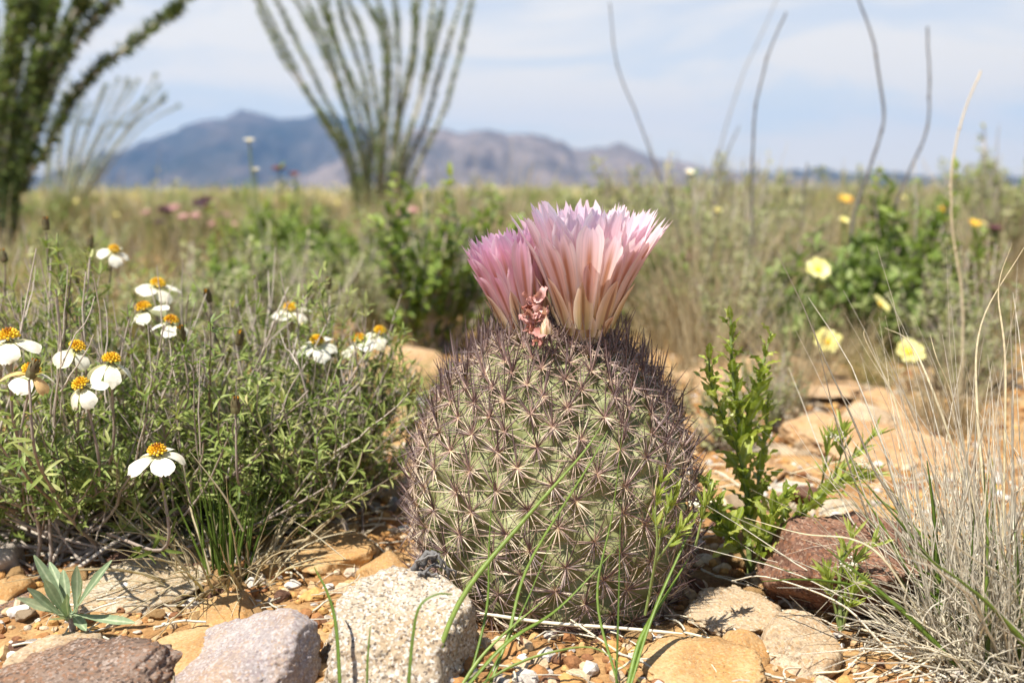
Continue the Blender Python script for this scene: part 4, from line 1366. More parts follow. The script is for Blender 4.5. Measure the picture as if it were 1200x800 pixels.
# big dry tuft at the right edge
c = ground_pt(1212, 0.395)
grass_thing('grass_tuft', 'big silvery dry grass tuft at the right edge with a few green blades', c, [
    ('tangled_blades', M['silver_straw'], 1700, 0.048, (0.02, 0.062), 0.50, 0.6, 0.9, 0.00055, (0, 1.0)),
    ('upright_blades', M['silver_straw'], 300, 0.048, (0.06, 0.155), 0.15, 0.25, 0.15, 0.00048, (0.1, 1.0)),
    ('green_blades', M['grass'], 80, 0.046, (0.04, 0.11), 0.5, 0.4, 0.05, 0.0012, (0, 0.7))], rng,
    custom=[('straw_blade', M['straw'], [(1062, 520, .43), (1045, 460, .44), (1015, 400, .44), (1013, 385, .44)][::-1][::-1], 0.0006, 0.8),
            ('straw_blade', M['straw'], [(1130, 560, .42), (1090, 450, .43), (1065, 400, .44), (1037, 384, .44)], 0.0006, 0.9),
            ('straw_blade', M['straw'], [(1150, 640, .40), (1120, 480, .42), (1098, 420, .42), (1090, 392, .43)], 0.0006, 0.7),
            ('straw_blade', M['straw'], [(1175, 640, .40), (1178, 430, .42), (1170, 340, .43), (1186, 285, .43)], 0.0007, 0.8),
            ('straw_blade', M['straw'], [(1160, 640, .40), (1145, 480, .42), (1150, 380, .43), (1200, 290, .43)], 0.0007, 0.85),
            ('straw_blade', M['silver_straw'], [(1100, 800, .36), (1040, 760, .365), (985, 707, .375), (900, 676, .39), (858, 680, .40)], 0.0010, 0.8),
            ('straw_blade', M['straw'], [(1090, 740, .385), (1040, 660, .39), (1000, 632, .395), (940, 625, .40), (872, 606, .41)], 0.0006, 0.9)])
# dry clump in the shade of the bushes
c = ground_pt(262, 0.462)
grass_thing('grass_clump', 'small curly straw clump with a few upright green blades below the white flowered bushes', c, [
    ('curly_blades', M['straw'], 130, 0.026, (0.025, 0.07), 0.8, 0.9, 0.30, 0.0007, (0.1, 0.95)),
    ('green_blades', M['grass'], 26, 0.010, (0.045, 0.075), 0.16, 0.15, 0.02, 0.0011, (0, 0.5))], rng,
    custom=[('straw_blade', M['straw'], [(285, 622, .45), (262, 580, .445), (222, 528, .44)], 0.0006, 0.9),
            ('straw_blade', M['straw'], [(405, 655, .46), (360, 620, .465), (310, 592, .47)], 0.0005, 1.0)])
# green blades in front of the cactus
c = ground_pt(560, 0.335)
grass_thing('grass_tuft', 'thin bright green grass tuft leaning across the front of the cactus', c, [], rng,
    custom=[('blade', M['grass'], [(497, 815, .345), (540, 703, .36), (612, 612, .375), (680, 535, .385), (704, 500, .39)], 0.0011, 0.75),
            ('blade', M['grass'], [(570, 812, .345), (595, 745, .36), (620, 660, .375), (690, 545, .385), (712, 505, .39)], 0.0009, 0.65),
            ('blade', M['grass'], [(540, 812, .345), (595, 752, .355), (655, 712, .37), (722, 642, .385)], 0.0011, 0.6),
            ('blade', M['grass'], [(535, 812, .345), (572, 760, .355), (640, 700, .37)], 0.0008, 0.9),
            ('blade', M['grass'], [(548, 812, .345), (600, 780, .35), (650, 763, .35), (700, 760, .345), (750, 798, .335)], 0.0010, 0.8),
            ('blade', M['grass'], [(545, 815, .35), (570, 715, .37), (573, 640, .38), (578, 560, .385)], 0.0006, 0.4),
            ('blade', M['grass'], [(560, 815, .35), (610, 720, .365), (650, 625, .38)], 0.0006, 0.5)])
c = ground_pt(730, 0.350)
grass_thing('grass_tuft', 'sparse green grass tuft rising before the right half of the cactus', c, [], rng,
    custom=[('blade', M['grass'], [(722, 805, .35), (725, 700, .365), (727, 592, .38)], 0.0007, 0.15),
            ('blade', M['grass'], [(735, 805, .35), (752, 745, .365), (785, 690, .38), (806, 655, .39)], 0.0011, 0.55),
            ('blade', M['grass'], [(738, 805, .35), (765, 720, .37), (800, 640, .385), (818, 600, .39)], 0.0009, 0.6),
            ('blade', M['grass'], [(725, 805, .35), (700, 700, .37), (718, 600, .385), (730, 500, .39)], 0.0006, 0.6)])
for lab, px, pts in (('lone green grass blade with an orange tip left of the granite boulder', 398, [(399, 812, .335), (394, 735, .345), (384, 695, .35), (368, 664, .355)]),
                     ('short upright green grass blade before the granite boulder', 431, [(430, 812, .325), (431, 770, .328), (434, 733, .332)]),
                     ('green grass blade hooked over at its tip before the granite boulder', 479, [(478, 812, .322), (484, 745, .328), (492, 710, .33), (512, 696, .332), (530, 696, .333)])):
    c = at(*pts[0])
    mb = MB()
    P = blade_path(pts, 20) - c
    tubes(mb, P, 0.0009 * np.interp(np.linspace(0, 1, 20), [0, 0.3, 1], [1, 1, 0.3])[None], 5, 0.5, tint=0.35, rng=rng)
    o = mb.build('lone_grass', M['grass'])
    o.location = c
    tag(o, lab, 'grass')

# straw and sticks on the ground
def stick(name, label, pts, w, mat, tint, cat='straw'):
    c = at(*pts[0])
    P = blade_path(pts, 24) - c
    mb = MB()
    tubes(mb, P, w * np.interp(np.linspace(0, 1, 24), [0, 0.1, 0.9, 1], [0.6, 1, 0.9, 0.4])[None], 6, 0.8, tint=tint, rng=rng)
    o = mb.build(name, mat)
    o.location = c
    return tag(o, label, cat)
stick('dry_stick', 'long pale stick lying across the ground along the foot of the cactus', [(562, 718, .395), (640, 729, .393), (720, 735, .39), (800, 742, .388)], 0.0010, M['silver_straw'], 0.8, 'stick')
stick('dry_straw', 'pale straw crossing the gravel toward the wide ochre rock', [(668, 725, .39), (735, 770, .375), (790, 802, .36)], 0.0005, M['straw'], 1.0)
stick('dry_straw', 'pale straw lying left of the sandy slab', [(800, 740, .40), (850, 752, .395), (882, 757, .39)], 0.0006, M['silver_straw'], 1.0)
stick('dry_straw', 'thin straw slanting behind the leafy weed', [(925, 555, .55), (985, 540, .55), (1010, 530, .56)], 0.0006, M['straw'], 0.9)

def gnarled():
    rg = np.random.default_rng(9)
    c = at(508, 672, 0.398)
    mb = MB()
    for pts, r in (([(482, 664, .395), (497, 655, .393), (512, 650, .392), (524, 662, .393), (532, 676, .395)], 0.0015),
                   ([(480, 676, .398), (492, 668, .396), (506, 660, .394), (516, 672, .396)], 0.0016),
                   ([(490, 678, .39), (505, 672, .391), (524, 668, .393)], 0.0012),
                   ([(486, 668, .393), (500, 660, .391), (518, 656, .392), (530, 670, .394), (536, 680, .396)], 0.0009),
                   ([(478, 672, .396), (490, 660, .394), (508, 662, .392)], 0.0010)):
        P = blade_path(pts, 26)
        P = P + np.cumsum(rg.normal(0, 0.0005, P.shape), 0) - c
        rad = r * (0.7 + 0.5 * np.abs(vnoise(np.stack([np.linspace(0, 9, 26), np.zeros(26), np.zeros(26)], -1), int(r * 1e5)))) * np.interp(np.linspace(0, 1, 26), [0, 0.15, 0.85, 1], [0.5, 1, 0.9, 0.4])
        tubes(mb, P, rad[None] * rg.uniform(0.7, 1.25, 26), 8, 0.6, tint=rg.uniform(0.0, 0.9), rng=rg)
    m = leaf_mat('weathered_wood', [(0, (0.10, 0.095, 0.09)), (1, (0.36, 0.34, 0.32))], 0.0, 0.85)
    o = mb.build('driftwood', m)
    o.location = c
    return tag(o, 'gnarled grey bit of dead wood between the granite boulder and the cactus', 'dead wood')
gnarled()

# ------------------------------------------------------------------ leafy weed and little plants (right)
def weed_plant(name, label, stems, base, seed, mat_leaf, leafL, leafW, nodes, cat='plant', wave=0.35):
    rg = np.random.default_rng(seed)
    c = at(*base)
    c[2] = Hs(c[0], c[1])
    root = thing(name, label, cat, c)
    mbs, mbl = MB(), MB()
    for pts, r, start, sc_ in stems:
        P = cr([at(*p) for p in pts], 26) - c
        tubes(mbs, P, np.linspace(r, r * 0.4, 26)[None], 6, tint=rg.uniform(0.2, 1), rng=rg)
        T = norm(np.gradient(P, axis=0))
        nn = max(4, int(nodes * sc_))
        f = start + (1 - start) * (np.arange(nn) + 0.3) / nn
        i = np.clip((f * 25).astype(int), 0, 25)
        pos, tan = P[i], T[i]
        az = np.arange(nn) * 2.4 + rg.uniform(0, 6)
        s1 = norm(np.cross(tan, [0.2, 1, 0.1]))
        s2 = np.cross(tan, s1)
        d = norm((np.cos(az)[:, None] * s1 + np.sin(az)[:, None] * s2) * 0.62 + tan * 1.1)
        size = np.interp(f, [0, 0.35, 1], [1.0, 0.9, 0.42])
        leaves(mbl, pos, d, tan, leafL * size * rg.uniform(0.8, 1.2, nn), leafW * size * rg.uniform(0.8, 1.2, nn), (0.26, 0.55, 0.62, 0.92, 0.78, 1.0, 0.76, 0.88, 0.55, 0.5, 0.08),
               rg.normal(-0.5, 0.3, nn), 0.35, tint=rg.uniform(0.1, 1, nn), wave=wave, rng=rg)
    mbs.build('stems', M['green_stem'], root)
    mbl.build('leaves', mat_leaf, root)
    return root

weed_plant('leafy_weed', 'bright green leafy weed with wavy leaves standing right of the cactus', [
    ([(878, 672, .475), (876, 590, .48), (866, 500, .485), (858, 430, .487), (856, 366, .49)], 0.0015, 0.10, 1.5),
    ([(876, 590, .48), (868, 540, .475), (848, 490, .47), (834, 450, .465), (830, 408, .465)], 0.0010, 0.15, 0.8),
    ([(872, 560, .48), (876, 500, .49), (888, 450, .495), (904, 388, .50)], 0.0011, 0.10, 1.1),
    ([(878, 640, .475), (886, 580, .49), (896, 520, .50), (900, 465, .50)], 0.0011, 0.15, 0.9),
    ([(880, 668, .475), (860, 630, .46), (840, 600, .455), (826, 558, .45)], 0.0011, 0.2, 0.9),
    ([(882, 665, .475), (905, 630, .465), (940, 600, .46), (975, 570, .46), (1008, 545, .465)], 0.0011, 0.2, 1.0),
    ([(880, 668, .475), (895, 640, .455), (905, 600, .45), (925, 575, .45)], 0.0010, 0.2, 0.8)], (880, 668, .475), 61, M['weed_leaf'], 0.019, 0.0068, 30, wave=0.5)

def feather_plant(name, label, stems, base, seed, umbels, leafL=0.010):
    rg = np.random.default_rng(seed)
    c = at(*base)
    c[2] = min(c[2], Hs(c[0], c[1]) + 0.001)
    root = thing(name, label, 'plant', c)
    mbs, mbl = MB(), MB()
    for pts, r in stems:
        P = cr([at(*p) for p in pts], 20) - c
        tubes(mbs, P, np.linspace(r, r * 0.5, 20)[None], 5, tint=rg.uniform(0.4, 1), rng=rg)
        T = norm(np.gradient(P, axis=0))
        for f in (0.55, 0.75, 0.88, 1.0):
            i = int(f * 19)
            m = 7
            d = norm(T[i] * 1.0 + randdir(m, rg) * 0.62)
            leaves(mbl, np.repeat(P[i][None], m, 0), d, randdir(m, rg), leafL * rg.uniform(0.6, 1.2, m), 0.0013, (0.6, 1, 0.9, 0.1), rg.normal(0, 0.3, m), 0.3, tint=rg.uniform(0.2, 1, m))
    mbs.build('stems', M['green_stem'], root)
    mbl.build('leaves', M['weed_leaf'], root)
    dirs, F = ICO[1]
    for p in umbels:
        mb = MB()
        q = at(*p) - c
        for i in range(26):
            mb.add(dirs * rg.uniform(0.0003, 0.0007) + q + rg.normal(0, 1, 3) * np.array([0.0022, 0.0022, 0.0010]), F, 0, rg.uniform(0, 0.8), 0.6)
        mb.build('umbel', M['white_petal'], root)
    return root

feather_plant('feathery_weed', 'small feathery green plant with a tiny white umbel before the dark reddish block', [
    ([(985, 738, .395), (984, 700, .397), (985, 665, .40), (998, 630, .40)], 0.0011), ([(986, 738, .395), (990, 700, .40), (996, 665, .40), (1022, 640, .40)], 0.0009),
    ([(984, 738, .395), (978, 710, .395), (972, 690, .393), (968, 672, .392)], 0.0008), ([(987, 738, .395), (994, 712, .39), (1002, 690, .39)], 0.0007)], (985, 738, .395), 71, [(994, 659, .398)])
feather_plant('feathery_weed', 'feathery green sprig with pale buds leaning right above the dark reddish block', [
    ([(925, 628, .52), (950, 590, .50), (975, 560, .49), (1000, 535, .49), (1022, 512, .49)], 0.0010), ([(940, 605, .51), (960, 575, .50), (968, 540, .49), (972, 515, .49)], 0.0008),
    ([(960, 580, .495), (990, 565, .49), (1018, 556, .49)], 0.0007), ([(975, 560, .49), (985, 535, .49), (988, 505, .49)], 0.0006)], (925, 628, .52), 72, [(1010, 543, .488), (980, 512, .488)], 0.012)
feather_plant('feathery_weed', 'fine feathery green stems along the right flank of the cactus', [
    ([(756, 720, .392), (768, 660, .39), (778, 610, .39), (790, 580, .39)], 0.0007), ([(768, 660, .39), (782, 640, .385), (805, 612, .385)], 0.0006),
    ([(762, 690, .39), (770, 640, .385), (768, 600, .385), (775, 565, .385)], 0.0006), ([(815, 640, .40), (822, 610, .40), (828, 585, .40)], 0.0006)], (756, 735, .392), 73, [(818, 590, .40)], 0.008)

def silver_plant():
    rg = np.random.default_rng(81)
    c = at(82, 738, .395)
    c[2] = Hs(c[0], c[1])
    root = thing('silvery_plant', 'small silvery green plant with a rosette of blunt leaves at lower left', 'plant', c)
    b0 = at(82, 724, .395)
    tips = [((40, 652), .40, 1), ((56, 653), .41, 1.1), ((95, 660), .40, 1), ((126, 657), .395, 1), ((47, 676), .39, 0.9), ((16, 706), .385, 1.1), ((74, 668), .405, 0.9), ((60, 727), .375, 0.9), ((161, 735), .385, 1),
            ((30, 690), .385, 1.1), ((112, 682), .385, 0.9), ((72, 692), .38, 0.9), ((98, 733), .38, 0.7)]
    p, d, L = [], [], []
    for (px, py), Y, s in tips:
        t = at(px, py, Y)
        bb = b0 + rg.normal(0, 0.0012, 3)
        p.append(bb - c)
        d.append(t - bb)
        L.append(np.linalg.norm(t - bb))
    p, d, L = np.array(p), np.array(d), np.array(L)
    for i in range(len(p)):
        mb = MB()
        upn = np.cross(d[i], np.cross([0.1, -0.7, 1], d[i]))
        leaves(mb, p[i:i + 1], d[i:i + 1], upn[None], L[i:i + 1] * 1.02, 0.0043, (0.24, 0.3, 0.42, 0.6, 0.8, 0.95, 1.0, 0.9, 0.6, 0.15), rg.normal(-0.2, 0.35, 1), 0.42, tint=rg.uniform(0, 1), wave=0.14, rng=rg)
        mb.build('leaf', M['silver_leaf'], root)
    mb = MB()
    tubes(mb, cr([np.zeros(3) - [0, 0, 0.004], (b0 - c) * 0.6 + [0.001, 0, 0], b0 - c], 8)[None], np.linspace(0.0016, 0.0012, 8)[None], 6, tint=0.4, rng=rg)
    mb.build('stem', M['twig'], root)
silver_plant()

# ------------------------------------------------------------------ ocotillos
def ocotillo(label, base_px, Y, canes, r, leafL, per_m, seed, lw=0.5, top=True, spread=0.0):
    rg = np.random.default_rng(seed)
    b = at(base_px[0], base_px[1], Y)
    b[2] = Hs(b[0], b[1])
    root = thing('ocotillo', label, 'ocotillo', b)
    for pts in canes:
        if spread:
            pts = [(pts[0][0] + (pts[1][0] - base_px[0] - 6) * spread,) + tuple(pts[0][1:])] + list(pts[1:])
        W = [at(p[0], p[1], Y + (p[2] if len(p) > 2 else 0)) for p in pts]
        ext = W[-1] + norm(W[-1] - W[-2]) * (Y * 0.12 if top else 0.06)
        st = b + rg.normal(0, 0.011, 3) * np.array([1, 1, 0]) * Y
        if spread:
            st[0] += (W[0][0] - b[0]) * 0.85
        st[2] = b[2] - 0.02
        P = cr([st] + W + [ext], 60) - b
        P = P + np.cumsum(rg.normal(0, 0.14 * r, P.shape), 0) * np.linspace(0, 1, 60)[:, None]
        mb = MB()
        tubes(mb, P, np.linspace(r, r * 0.45, 60)[None], 7, tint=rg.uniform(0, 1), rng=rg)
        cane = mb.build('cane', M['ocotillo_bark'], root)
        seg = np.linalg.norm(np.diff(P, axis=0), axis=1).sum()
        m = int(seg * per_m)
        f = rg.uniform(0.06, 1, m) * 58.99
        f = f[vnoise(np.stack([f / 3.5, f * 0 + rg.uniform(0, 99), f * 0], -1), 3) > rg.normal(-0.75, 0.25)]
        m = len(f)
        i = f.astype(int)
        fr = (f - i)[:, None]
        pos = P[i] * (1 - fr) + P[i + 1] * fr
        T = norm(np.gradient(P, axis=0))[i]
        rad = norm(np.cross(T, randdir(m, rg)))
        d = norm(rad + T * rg.uniform(0.1, 1.2, (m, 1)))
        mb = MB()
        leaves(mb, pos + rad * r * 0.6, d, T, rg.uniform(0.6, 1.2, m) * leafL, rg.uniform(0.8, 1.2, m) * leafL * lw, (0.3, 0.9, 1, 0.3), rg.normal(-0.2, 0.3, m), 0.25, tint=np.clip(rg.normal(0.5, 0.28, m), 0, 1))
        mb.build('foliage', M['ocotillo_leaf'], cane)
    return root

ocotillo('large leafy ocotillo at the left edge with one cane arching to the right', (2, 262), 2.3, [
    [(17, 236), (57, 169), (74, 132), (98, 98), (145, 61), (189, 27), (223, 0)],
    [(18, 230), (45, 150), (72, 80), (104, 30), (140, -8)],
    [(14, 225), (36, 140), (62, 70), (88, 20), (102, -8)],
    [(8, 225), (26, 140), (44, 60), (62, -8)],
    [(2, 225), (14, 130), (24, 60), (30, -8)],
    [(-4, 225), (4, 130), (10, 60), (8, -8)],
    [(-12, 225), (-14, 130), (-20, 60), (-30, -8)],
    [(10, 240), (30, 190), (48, 110), (52, 50), (70, -8, .2)],
    [(-4, 240, .2), (12, 170, .2), (40, 100, .3), (80, 30, .3), (118, -8, .3)],
    [(-16, 230, .1), (-6, 160, .1), (8, 90, .1), (24, 40, .1), (46, -8, .1)],
    [(-8, 230, -.1), (-2, 150, -.1), (6, 80, -.1), (16, -8, -.1)],
    [(4, 232, .3), (22, 170, .3), (34, 100, .3), (44, 40, .3), (52, -8, .3)],
    [(12, 234, .2), (38, 160, .2), (56, 100, .2), (76, 50, .2), (90, -8, .2)],
    [(-10, 232, .2), (-8, 170, .2), (-4, 100, .2), (-8, 40, .2), (-14, -8, .2)]], 0.009, 0.020, 900, 91, 0.6)
ocotillo('ocotillo of straight fanning canes behind the cactus and left of its flowers', (440, 262), 4.2, [
    [(437, 235), (408, 180), (372, 125), (330, 65), (298, -6)],
    [(437, 235), (412, 180), (385, 120), (350, 50), (325, -6)],
    [(438, 235), (420, 170), (396, 100), (370, 40), (345, -6)],
    [(440, 235), (428, 170), (408, 100), (385, 40), (368, -6)],
    [(440, 235), (434, 170), (425, 100), (405, 40), (392, -6)],
    [(444, 235), (446, 170), (440, 100), (428, 40), (412, -6)],
    [(446, 235), (452, 170), (458, 100), (456, 40), (440, -6)],
    [(446, 235), (460, 170), (466, 100), (464, 40), (458, -6)],
    [(450, 235), (466, 170), (474, 110), (486, 50), (492, -6)],
    [(452, 235), (476, 170), (498, 90), (510, 40), (518, -6)],
    [(455, 235), (492, 190), (522, 130), (542, 60), (557, -6)],
    [(446, 235, .2), (440, 170, .3), (420, 110, .3), (396, 60, .3), (380, -6, .3)],
    [(448, 235, .2), (462, 160, .3), (480, 90, .3), (484, 40, .3), (480, -6, .3)],
    [(442, 235, -.2), (424, 180, -.3), (404, 120, -.3), (386, 60, -.3), (356, -6, -.3)],
    [(446, 235, -.2), (448, 170, -.3), (452, 100, -.3), (448, 40, -.3), (426, -6, -.3)],
    [(452, 235, -.2), (470, 180, -.3), (490, 120, -.3), (500, 60, -.3), (506, -6, -.3)],
    [(436, 235, .1), (402, 180, .1), (378, 140, .1), (352, 90, .1), (322, 30, .1)],
    [(450, 235, .1), (478, 190, .1), (500, 140, .1), (516, 80, .1), (536, 10, .1)]], 0.0095, 0.017, 560, 92, 0.6, spread=0.45)
rgo = np.random.default_rng(930)
fan = []
for i in range(24):
    f = i / 23.0
    bx = 60 + 48 * f + rgo.normal(0, 4)
    tx = 62 + 140 * f ** 1.2 + rgo.normal(0, 6)
    ty = 112 + 14 * rgo.normal() + 18 * abs(f - 0.45)
    fan.append([(bx, 224, rgo.normal(0, .2)), (bx * 0.68 + tx * 0.32 - 3 * f, 186, 0), (bx * 0.33 + tx * 0.67 - 3 * f, 148, 0), (tx, ty, 0)])
ocotillo('faint thin ocotillo far off between the large leafy one and the mountains', (84, 240), 6.5, fan, 0.006, 0.016, 330, 93, 0.3, False)

# ------------------------------------------------------------------ tall bare stalks against the sky
def stalk(label, pts, r, tint, mat='stalk'):
    P0 = at(*pts[-1])
    c = np.array([P0[0], P0[1], Hs(P0[0], P0[1])])
    W = [at(*p) for p in pts][::-1]
    P = cr([c - [0, 0, 0.01]] + W, 40) - c
    mb = MB()
    r = r * 0.85
    P = P + np.cumsum(rng.normal(0, 0.22 * r, P.shape), 0)
    tubes(mb, P, r * np.linspace(1.2, 0.7, 40)[None] * rng.uniform(0.88, 1.14, 40), 6, tint=tint, rng=rng)
    for i in (10, 17, 24, 31):
        dirs, F = ICO[1]
        mb.add(dirs * r * 1.5 + P[i], F, 0, tint)
    o = mb.build('dry_stalk', M[mat])
    o.location = c
    return tag(o, label, 'dry stalk')
stalk('dark bare stalk bending to the right behind the cactus flower', [(714, 6, 1.5), (722, 75, 1.5), (745, 135, 1.5), (766, 190, 1.5), (795, 275, 1.5)], 0.0016, 0.25)
stalk('dark bare stalk with its tip tilted right, second from the cactus flower', [(921, 14, 1.35), (900, 68, 1.35), (885, 130, 1.35), (880, 200, 1.35), (879, 275, 1.35)], 0.0020, 0.2)
stalk('dark bare stalk running out of the top of the photo, kinked half way', [(1008, -6, 1.3), (1026, 45, 1.3), (1039, 132, 1.3), (1022, 195, 1.3), (1004, 245, 1.3), (998, 285, 1.3)], 0.0022, 0.15)
stalk('dark bare stalk bowed like a bracket, short of the top of the photo', [(1086, 32, 1.35), (1088, 100, 1.35), (1083, 155, 1.35), (1060, 212, 1.35), (1048, 245, 1.35), (1045, 290, 1.35)], 0.0021, 0.15)
stalk('faint pale stalk leaving the top of the photo above the olive shrub', [(912, -6, 2.2), (890, 45, 2.2), (870, 90, 2.2), (852, 145, 2.2), (842, 190, 2.2), (840, 260, 2.2)], 0.0018, 0.6)
stalk('short grey stalk leaning right beside the olive shrub', [(867, 147, 1.8), (850, 185, 1.8), (838, 225, 1.8), (832, 270, 1.8)], 0.0019, 0.4)
stalk('slender straw coloured grass stalk standing near the right edge', [(1150, 82, .80), (1130, 135, .80), (1117, 200, .80), (1116, 262, .80), (1128, 340, .80), (1129, 420, .80)], 0.0011, 1.0)
stalk('short dark upright stalk left of the kinked one', [(945, 192, 1.6), (942, 225, 1.6), (938, 275, 1.6)], 0.0021, 0.2)

# ------------------------------------------------------------------ background plants
def proto_tuft(label, group, n, spread, L, lean, droop, curl, w, mat, seed, name='grass_tuft', tint=(0, 1)):
    rg = np.random.default_rng(seed)
    P = grass_curves(n, np.zeros(3), spread, L, rg, lean, droop, curl, 7)
    mb = MB()
    tubes(mb, P, w * np.interp(np.linspace(0, 1, 7), [0, 0.3, 1], [0.8, 1, 0.2])[None] * rg.uniform(0.6, 1.3, (n, 1)), 3, 0.5, tint=rg.uniform(tint[0], tint[1], n), rng=rg)
    return tag(mb.build(name, mat), label, 'grass tuft', group)

def proto_shrub(name, label, cat, group, rx, h, nb, leaf_mat_, leafL, leafW, seed, blooms=None, sub=3, leaf_tint=(0, 1), dry=0.25):
    rg = np.random.default_rng(seed)
    root = thing(name, label, cat, (0, 0, 0), group)
    a = rg.uniform(0, 6.283, nb)
    u = rg.uniform(0, 1, nb) ** 0.5
    tips = np.stack([rx * u * np.cos(a), rx * u * np.sin(a), h * np.sqrt(1 - 0.6 * u ** 2) * rg.uniform(0.45, 1.05, nb)], -1)
    b = np.stack([rg.normal(0, rx * 0.12, nb), rg.normal(0, rx * 0.12, nb), np.full(nb, -0.01)], -1)
    t = np.linspace(0, 1, 8)[None, :, None]
    c1 = b + (tips - b) * np.array([0.6, 0.6, 0.25]) + rg.normal(0, rx * 0.06, (nb, 3))
    P = (1 - t) ** 2 * b[:, None] + 2 * t * (1 - t) * c1[:, None] + t ** 2 * tips[:, None]
    S = sub_branches(P, rg, sub, (h * 0.14, h * 0.36), 0.3)
    mb = MB()
    tubes(mb, P, np.linspace(0.0016, 0.0006, 8)[None] * (h / 0.15) * np.ones((nb, 1)), 4, tint=rg.uniform(0.2, 1, nb), rng=rg)
    tubes(mb, S, np.linspace(0.0007, 0.0004, 7)[None] * (h / 0.15) * np.ones((len(S), 1)), 3, tint=rg.uniform(0.4, 1, len(S)), rng=rg)
    mb.build('stems', M['twig'], root)
    mb = MB()
    keep = rg.uniform(0, 1, len(S)) > dry
    leafy(mb, S[keep], rg, 0.1, 7, 3, (leafL * 0.6, leafL * 1.2), (leafW * 0.7, leafW * 1.2), leaf_tint)
    leafy(mb, P, rg, 0.5, 6, 2, (leafL * 0.6, leafL * 1.2), (leafW * 0.7, leafW * 1.2), leaf_tint)
    mb.build('foliage', leaf_mat_, root)
    return root

def bloom(parent, pos, axis, mat, size, seed, npet=8, nm='blossom', core=True):
    """an open daisy or bowl shaped blossom; pos in the parent's space"""
    rg = np.random.default_rng(seed)
    Fm = axis_frame(axis)
    mb = MB()
    for i in range(npet):
        V, F, S, U = petal(size * rg.uniform(0.9, 1.1), size * 0.75, size * 0.1, 0, R(40) + rg.normal(0, 0.1), R(82) + rg.normal(0, 0.1), 0.2, 6, 5, rg, 0.03, ([0, 0.5, 0.85, 1], [0.3, 1, 0.9, 0.4]))
        mb.add(rotz(V, i * 6.283 / npet) @ Fm, F, 0, rg.uniform(0, 1), S, U)
    dirs, F = ICO[2]
    mb.add((dirs * size * np.array([0.3, 0.3, 0.2]) + [0, 0, size * 0.2]) @ Fm, F, 1, 0.7)
    o = mb.build(nm, [mat, M['gold'] if core else mat], parent)
    o.location = pos
    return o

def place(o, px, Y, s=1.0, rz=0.0, dz=0.0):
    x = at(px, 225, Y)[0]
    o.location = (x, Y, Hs(x, Y) - 0.002 + dz)
    o.scale = (s, s, s)
    o.rotation_euler = (0, 0, rz)
    return o

# prototypes
TUFT = [proto_tuft('blurred straw coloured grass tuft in the field behind', 'straw grass tufts in the field', 150, 0.045, (0.08, 0.17), 0.35, 0.5, 0.1, 0.0010, M['straw'], 201, tint=(0, 0.9)),
        proto_tuft('blurred straw coloured grass tuft in the field behind', 'straw grass tufts in the field', 120, 0.035, (0.07, 0.20), 0.25, 0.4, 0.12, 0.0010, M['straw'], 202, tint=(0, 0.8))]
OLIVE = [proto_tuft('blurred olive green grass tuft in the field behind', 'olive grass tufts in the field', 150, 0.05, (0.06, 0.16), 0.4, 0.5, 0.08, 0.0013, M['olive_grass'], 203),
         proto_tuft('blurred olive green grass tuft in the field behind', 'olive grass tufts in the field', 130, 0.04, (0.06, 0.18), 0.3, 0.4, 0.08, 0.0012, M['olive_grass'], 204)]
GREEN = [proto_shrub('green_shrub', 'blurred leafy green shrub in the field behind', 'shrub', 'green shrubs in the field', 0.10, 0.15, 34, M['shrub_leaf'], 0.018, 0.006, 211),
         proto_shrub('green_shrub', 'blurred leafy green shrub in the field behind', 'shrub', 'green shrubs in the field', 0.08, 0.17, 28, M['shrub_leaf'], 0.015, 0.007, 212, dry=0.4)]
SAGE = [proto_shrub('sage_shrub', 'blurred grey green twiggy shrub in the field behind', 'shrub', 'grey green shrubs in the field', 0.10, 0.15, 40, M['sage_leaf'], 0.012, 0.003, 213, dry=0.5),
        proto_shrub('sage_shrub', 'blurred grey green twiggy shrub in the field behind', 'shrub', 'grey green shrubs in the field', 0.09, 0.18, 36, M['sage_leaf'], 0.012, 0.003, 214, dry=0.35)]
M['forb_leaf'] = leaf_mat('forb_leaf', [(0, (0.10, 0.15, 0.035)), (0.5, (0.20, 0.27, 0.07)), (1, (0.36, 0.40, 0.16))], 0.35, 0.5)
FORB = [proto_shrub('leafy_forb', 'blurred bright green leafy plant in the field behind', 'plant', 'bright green plants in the field', 0.085, 0.13, 22, M['forb_leaf'], 0.020, 0.006, 215, dry=0.3)]
used = set()

def put(proto_list, px, Y, s, rg, label=None, group=False, rz=None):
    i = int(rg.integers(len(proto_list)))
    p = proto_list[i]
    if id(p) not in used:
        o = p
        if label is not None or group is None:
            o = copy_tree(p)
        else:
            used.add(id(p))
    else:
        o = copy_tree(p)
    if label:
        o['label'] = label
        if 'group' in o.keys():
            del o['group']
    place(o, px, Y, s, rg.uniform(0, 6.28) if rz is None else rz)
    return o

rg = np.random.default_rng(500)
